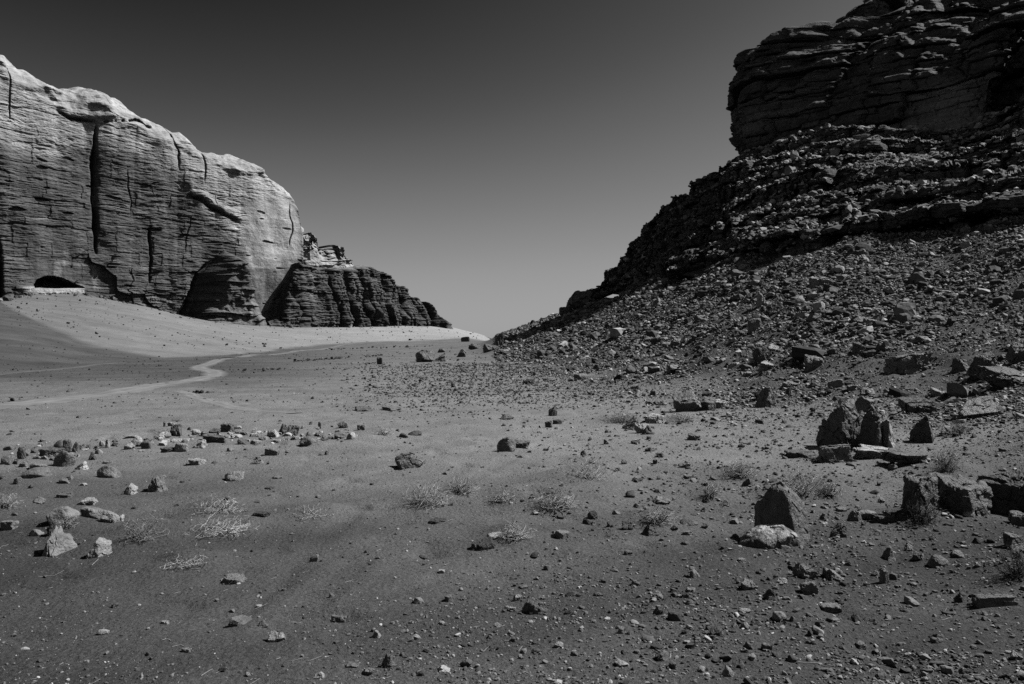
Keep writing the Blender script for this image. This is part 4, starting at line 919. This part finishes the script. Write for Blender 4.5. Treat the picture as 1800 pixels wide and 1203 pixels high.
for j, (px, py, w, h, dk, lab) in enumerate(SHRUBS):
    r = np.random.default_rng(500 + j)
    x, y = at(px, py); sc = y / F; W_, H_ = w * sc, h * sc
    root = bpy.data.objects.new('dry_shrub', None); COL.objects.link(root); root.empty_display_size = .1
    root.location = (x, y, float(Gm(np.array([x]), np.array([y]))[0]) - .01)
    tag(root, lab, 'shrub', 'dry desert shrubs on the plain')
    sparse = .5 if ('sparse' in lab or 'scatter' in lab or 'thin' in lab or 'faint' in lab) else 1.
    flat = .4 if ('sprawling' in lab or 'flat' in lab) else (.15 if h < .4 * w else 0.)
    rad = .0019 * max(1., y / 9.)
    n = int(r.uniform(60, 110) * sparse * (1.15 if dk == 0 else 1.))
    st = np.stack([r.normal(0, .07 * W_, n), r.normal(0, .06 * W_, n), np.zeros(n)], 1)
    P = grow(r, n, W_, H_, st, flat=flat)
    # side shoots
    m = int(n * 2.0); src = r.integers(0, n, m); pos = r.integers(2, 7, m)
    s2 = P[src, pos]; dirr = P[src, pos] - P[src, pos - 1]; dirr /= np.linalg.norm(dirr, axis=1)[:, None] + 1e-9
    q = dirr + r.normal(0, .55, (m, 3)); q /= np.linalg.norm(q, axis=1)[:, None]
    t = np.linspace(0, 1, 5); ln = r.uniform(.08, .24, m) * (W_ + H_) * .5
    P2 = s2[:, None] + q[:, None] * (ln[:, None, None] * t[None, :, None]) + r.normal(0, .02, (m, 5, 3)) * (W_ * t)[None, :, None] * .6
    P2[..., 2] = np.maximum(P2[..., 2], .004)
    tone = (.58, .36, .11)[dk]
    nb = max(8, n // 8)
    v, f = tubes(P[:nb], np.repeat((rad * 2.2 * np.linspace(1, .45, 7))[None], nb, 0), 4)
    mesh('stems', v, f, M_TWIG, tone * .75, root)
    v1, f1 = tubes(P[nb:], np.repeat((rad * 1.15 * np.linspace(1, .5, 7))[None], n - nb, 0)); v2, f2 = tubes(P2, np.repeat((rad * .8 * np.linspace(1, .5, 5))[None], m, 0))
    mesh('twigs', np.concatenate([v1, v2]), np.concatenate([f1, f2 + len(v1)]), M_TWIG, np.concatenate([np.full(len(v1), tone), np.full(len(v2), tone * 1.1)]), root)

# ---------------------------------------------------------------- masses nobody could count
BASES = {}
def base_stones(sub, n=14):
    if sub not in BASES:
        L_ = []
        for i in range(n):
            v, f = rock_mesh(['ang', 'ang', 'slab', 'wedge', 'peak', 'block'][i % 6], 900 + i + 50 * sub, sub, soft=40.)
            lo, hi = v.min(0), v.max(0); L_.append(((v - (lo + hi) / 2) / (hi - lo), f))
        BASES[sub] = L_
    return BASES[sub]
def scatter(name, X, Y, Z, size, tones, sub, mat, seed, sink=.25, flat=(.4, .8), label='', cat=''):
    r = np.random.default_rng(seed); n = len(X); B_ = base_stones(sub); kind = r.integers(0, len(B_), n)
    VV, FF, TT = [], [], []; base = 0
    for k in range(len(B_)):
        ii = np.nonzero(kind == k)[0]
        if not len(ii): continue
        v, f = B_[k]; m = len(ii)
        a = r.uniform(0, 2 * math.pi, m); ca, sa = np.cos(a), np.sin(a); tl = r.normal(0, .3, m); ct, st = np.cos(tl), np.sin(tl)
        s3 = np.stack([size[ii] * r.uniform(.8, 1.3, m), size[ii] * r.uniform(.6, 1.0, m), size[ii] * r.uniform(flat[0], flat[1], m)], 1)
        p = v[None] * s3[:, None]
        x1 = p[..., 0] * ct[:, None] + p[..., 2] * st[:, None]; z1 = -p[..., 0] * st[:, None] + p[..., 2] * ct[:, None]; y1 = p[..., 1]
        x2 = x1 * ca[:, None] - y1 * sa[:, None]; y2 = x1 * sa[:, None] + y1 * ca[:, None]
        P = np.stack([x2 + X[ii][:, None], y2 + Y[ii][:, None], z1 + (Z[ii] + s3[:, 2] * (.5 - sink))[:, None]], -1)
        VV.append(P.reshape(-1, 3)); FF.append((f[None] + (base + np.arange(m) * len(v))[:, None, None]).reshape(-1, 3)); TT.append(np.repeat(tones[ii], len(v))); base += m * len(v)
    o = mesh(name, np.concatenate(VV), np.concatenate(FF), mat, np.concatenate(TT))
    return tag(o, label, cat, kind='stuff')
def tones(r, n, mid, spread, pale=.08):
    t = mid * np.exp(r.normal(0, spread, n)); k = r.random(n) < pale
    return np.clip(np.where(k, t * 2.0, t), .03, .55)
r = np.random.default_rng(41)
# scree on the slope
def on_slope(n, lo=.6, hi=1.0):
    px = r.uniform(700, 1960, n * 4); d0 = ip(FOOT, px); d1 = ip(TOPD, px)
    u = r.random(n * 4); d = d0 * lo * (d1 * hi / (d0 * lo)) ** (u ** .8)
    keep = d < 155
    px, d = px[keep][:n], d[keep][:n]
    return (px - CX) / F * d, d, px
X, Y, PXs = on_slope(210000)
dens = sstep(.6, 1.5, Y / ip(FOOT, PXs) * (1 + .3 * fbm(X / 5, Y / 5, 3.3, 3)))
gap = fbm(X / 6, Y / 6, 12.1, 3) + .6 * fbm(X / 2.2, Y / 9, 3.7, 3)
keep = r.random(len(X)) < (.05 + .95 * dens) * (.66 + .34 * sstep(-.5, 0, gap)); X, Y, dens, gap = X[keep], Y[keep], dens[keep], gap[keep]
size = np.clip(.048 * np.exp(r.normal(0, .65, len(X))) * (.5 + .5 * dens) * (Y / 25) ** .75 * np.exp(.35 * gap), .02, .9); kb = r.random(len(X)) < .004; size[kb] = np.clip(size[kb] * r.uniform(2, 4, kb.sum()), 0, 1.3)
big = size > .2
scatter('scree', X[big], Y[big], Gm(X[big], Y[big]), size[big], tones(r, big.sum(), .15, .6, .08), 2, M_SCREE, 1, .25, label='scree of broken dark stones covering the slope', cat='scree')
sm_ = ~big
scatter('scree', X[sm_], Y[sm_], Gm(X[sm_], Y[sm_]), size[sm_], tones(r, sm_.sum(), .19, .75, .1), 1, M_SCREE, 2, .25, label='fine stones filling the scree slope between its larger blocks', cat='scree')
# rubble on the ledges of the hillside
HN = np.cross(HV[1:, :-1] - HV[:-1, :-1], HV[:-1, 1:] - HV[:-1, :-1]); nl = np.linalg.norm(HN, axis=2) + 1e-9
nz = np.abs(HN[..., 2]) / nl; wgt = (nl * (nz > .72) * nz ** 2); wgt[:560] *= .1; wgt = wgt.ravel(); wgt /= wgt.sum()
idx = r.choice(len(wgt), 14000, p=wgt); ii, jj = np.unravel_index(idx, nz.shape)
C0 = HV[ii, jj] + (HV[ii + 1, jj] - HV[ii, jj]) * r.random((len(ii), 1)) + (HV[ii, jj + 1] - HV[ii, jj]) * r.random((len(ii), 1))
size = np.clip(.24 * np.exp(r.normal(0, .5, len(ii))) * (C0[:, 1] / 60) ** .6, .08, 1.4)
scatter('rubble', C0[:, 0], C0[:, 1], C0[:, 2], size, tones(r, len(ii), .33, .45, .15), 1, M_SCREE, 5, .2, label='lit rubble lying on the ledges of the rocky hillside', cat='rubble')
# gravel on the sand: dense at right, thin at left
n = 56000
px = r.uniform(-60, 1860, n); py = 1230 - (1230 - 690) * r.random(n) ** 1.15
d = np.clip(CAMZ * F / (py - CY), 3.4, 30)
X, Y = (px - CX) / F * d, d
right = sstep(-.35, .55, (px - 900) / 700 + .35 * fbm(X / 3, Y / 3, 2.9, 4)); keep = r.random(n) < np.where(d < ip(FOOT, px) * 1.1, .3 + .7 * right, 0)
keep &= r.random(n) < .35 + .65 * sstep(-.2, .3, fbm(X / 1.1, Y / 1.1, 7.9, 3))
X, Y, right = X[keep], Y[keep], right[keep]
size = np.clip(.0095 * np.exp(r.normal(0, .6, len(X))) * (Y / 5) ** .75 * (.8 + .5 * right), .004, .12)
big = size > .03
scatter('gravel', X[big], Y[big], Gm(X[big], Y[big]), size[big], tones(r, big.sum(), .13, .5, .12), 2, M_SCREE, 7, .3, label='loose gravel stones strewn over the sand, thickest at right', cat='gravel')
sm_ = ~big
scatter('gravel', X[sm_], Y[sm_], Gm(X[sm_], Y[sm_]), size[sm_], tones(r, sm_.sum(), .15, .5, .14), 1, M_SCREE, 8, .3, label='fine pebbles and grit sprinkled over the sand', cat='gravel')
n = 16000
px = r.uniform(540, 1120, n); d = np.exp(r.uniform(math.log(17), math.log(62), n)); X, Y = (px - CX) / F * d, d
keep = (r.random(n) < sstep(540, 800, px + 90 * fbm(X / 3, Y / 5, 1.9, 4)) * sstep(17, 26, d + 3 * fbm(X / 3, Y / 3, 6.9, 3)) * (1 - .5 * sstep(50, 62, d))) & (d < ip(FOOT, px)); X, Y = X[keep], Y[keep]
scatter('gravel', X, Y, Gm(X, Y), np.clip(.05 * np.exp(r.normal(0, .45, len(X))) * (Y / 30) ** .8, .02, .25), tones(r, len(X), .11, .4, .08), 1, M_SCREE, 17, .25, label='apron of fine dark gravel spreading left from the foot of the scree', cat='gravel')
# far plain: stones and the low stone lines beyond the track
n = 3800
px = r.uniform(-60, 900, n); d = np.exp(r.uniform(math.log(22), math.log(150), n)); X, Y = (px - CX) / F * d, d
keep = (d < ip(DUNE, px) * 1.0) & (r.random(n) < .3 + .7 * sstep(-.1, .4, fbm(X / 8, Y / 8, 3.9, 3))); X, Y = X[keep], Y[keep]
xs, ys = [], []
for (a, b), (c, e), k in (((515,636),(612,629),90),((640,628),(672,625),25),((440,651),(500,649),16),((560,615),(760,609),50),((340,692),(375,690),14)):
    h = ray_hit(np.linspace(a, c, k) + r.normal(0, 2, k), np.linspace(b, e, k) + r.normal(0, .7, k), Gm); xs += [q[0] for q in h]; ys += [q[1] for q in h]
X = np.concatenate([X, xs]); Y = np.concatenate([Y, ys])
size = np.clip(.05 * np.exp(r.normal(0, .5, len(X))) * (Y / 40) ** .7, .02, .5); size[-len(xs):] *= 2.2
scatter('plain_stones', X, Y, Gm(X, Y), size, tones(r, len(X), .06, .5, .1), 1, M_SCREE, 11, .2, label='small stones dotting the far plain on both sides of the track', cat='stones')
n = 170
px = r.normal(0, 1, n); px = np.concatenate([r.uniform(225, 625, n - 40), r.uniform(20, 180, 40)]); py = np.concatenate([np.interp(px[:n-40], [225, 300, 620], [788, 770, 764]) + r.normal(0, 7, n - 40), 792 + r.normal(0, 9, 40)])
h = np.array(ray_hit(px, py, Gm))
scatter('plain_stones', h[:, 0], h[:, 1], Gm(h[:, 0], h[:, 1]), np.clip(.055 * np.exp(r.normal(0, .5, n)), .02, .16), tones(r, n, .3, .4, .2), 2, M_SCREE, 19, .3, label='small pale stones scattered between the rocks of the stone row', cat='stones')
n = 520
px = r.uniform(-20, 735, n); py = np.interp(px, [-20, 0, 60, 140, 250, 340, 470, 560, 735], [534, 530, 517, 516, 537, 559, 572, 574, 573]) + np.abs(r.normal(0, 1.8, n)) - 1
h = np.array(ray_hit(px, py, Gm)); h = h[h[:, 1] < 345]
scatter('rubble', h[:, 0], h[:, 1], Gm(h[:, 0], h[:, 1]), np.clip(.45 * np.exp(r.normal(0, .6, len(h))), .15, 2.2), tones(r, len(h), .12, .5, .1), 2, M_SCREE, 23, .25, label='fallen blocks and rubble along the foot of the far cliffs', cat='rubble')
# dark scrub dots on the pale dune
n = 900
px = r.uniform(0, 880, n); py = np.interp(px, [0, 60, 140, 340, 560, 760, 880], [535, 520, 522, 562, 577, 576, 590]) + r.random(n) ** 1.3 * np.interp(px, [0, 150, 300, 500, 800], [18, 70, 62, 42, 16])
h = np.array(ray_hit(px, py, Gbase)); keep = (r.random(n) < .35 + .65 * sstep(0, .4, fbm(h[:, 0] / 14, h[:, 1] / 14, 5.9, 3))) & (h[:, 1] > ip(DUNE, px)) & (h[:, 1] < 640); h = h[keep]
scatter('scrub', h[:, 0], h[:, 1], Gm(h[:, 0], h[:, 1]), np.clip(.2 * np.exp(r.normal(0, .5, len(h))) * (h[:, 1] / 200) ** .7, .15, 1.4), tones(r, len(h), .05, .3, 0), 2, M_SCRUB, 13, .15, (.5, .9), label='tiny dark scrub dots sprinkled over the pale dune', cat='scrub')
# dead twigs and straw lying on the near sand
n = 240
px = r.uniform(-40, 1840, n); py = 1215 - 430 * r.random(n) ** 1.1; d = np.clip(CAMZ * F / (py - CY), 3.6, 14); X, Y = (px - CX) / F * d, d
Lh = np.clip(.022 * np.exp(r.normal(0, .5, n)), .008, .08); a = r.normal(.5, .7, n); t = np.linspace(-1, 1, 4)
PXY = np.stack([X[:, None] + np.cos(a)[:, None] * Lh[:, None] * t[None], Y[:, None] + np.sin(a)[:, None] * Lh[:, None] * t[None] + r.normal(0, .28, (n, 4)) * Lh[:, None]], -1)
PZ = Gm(PXY[..., 0], PXY[..., 1]) + .004
v, f = tubes(np.concatenate([PXY, PZ[..., None]], -1), np.full((n, 4), .0016) * r.uniform(.7, 1.5, (n, 1)))
tag(mesh('straw', v, f, M_TWIG, .26), 'bits of dry straw and broken twigs lying on the near sand', 'straw', kind='stuff')
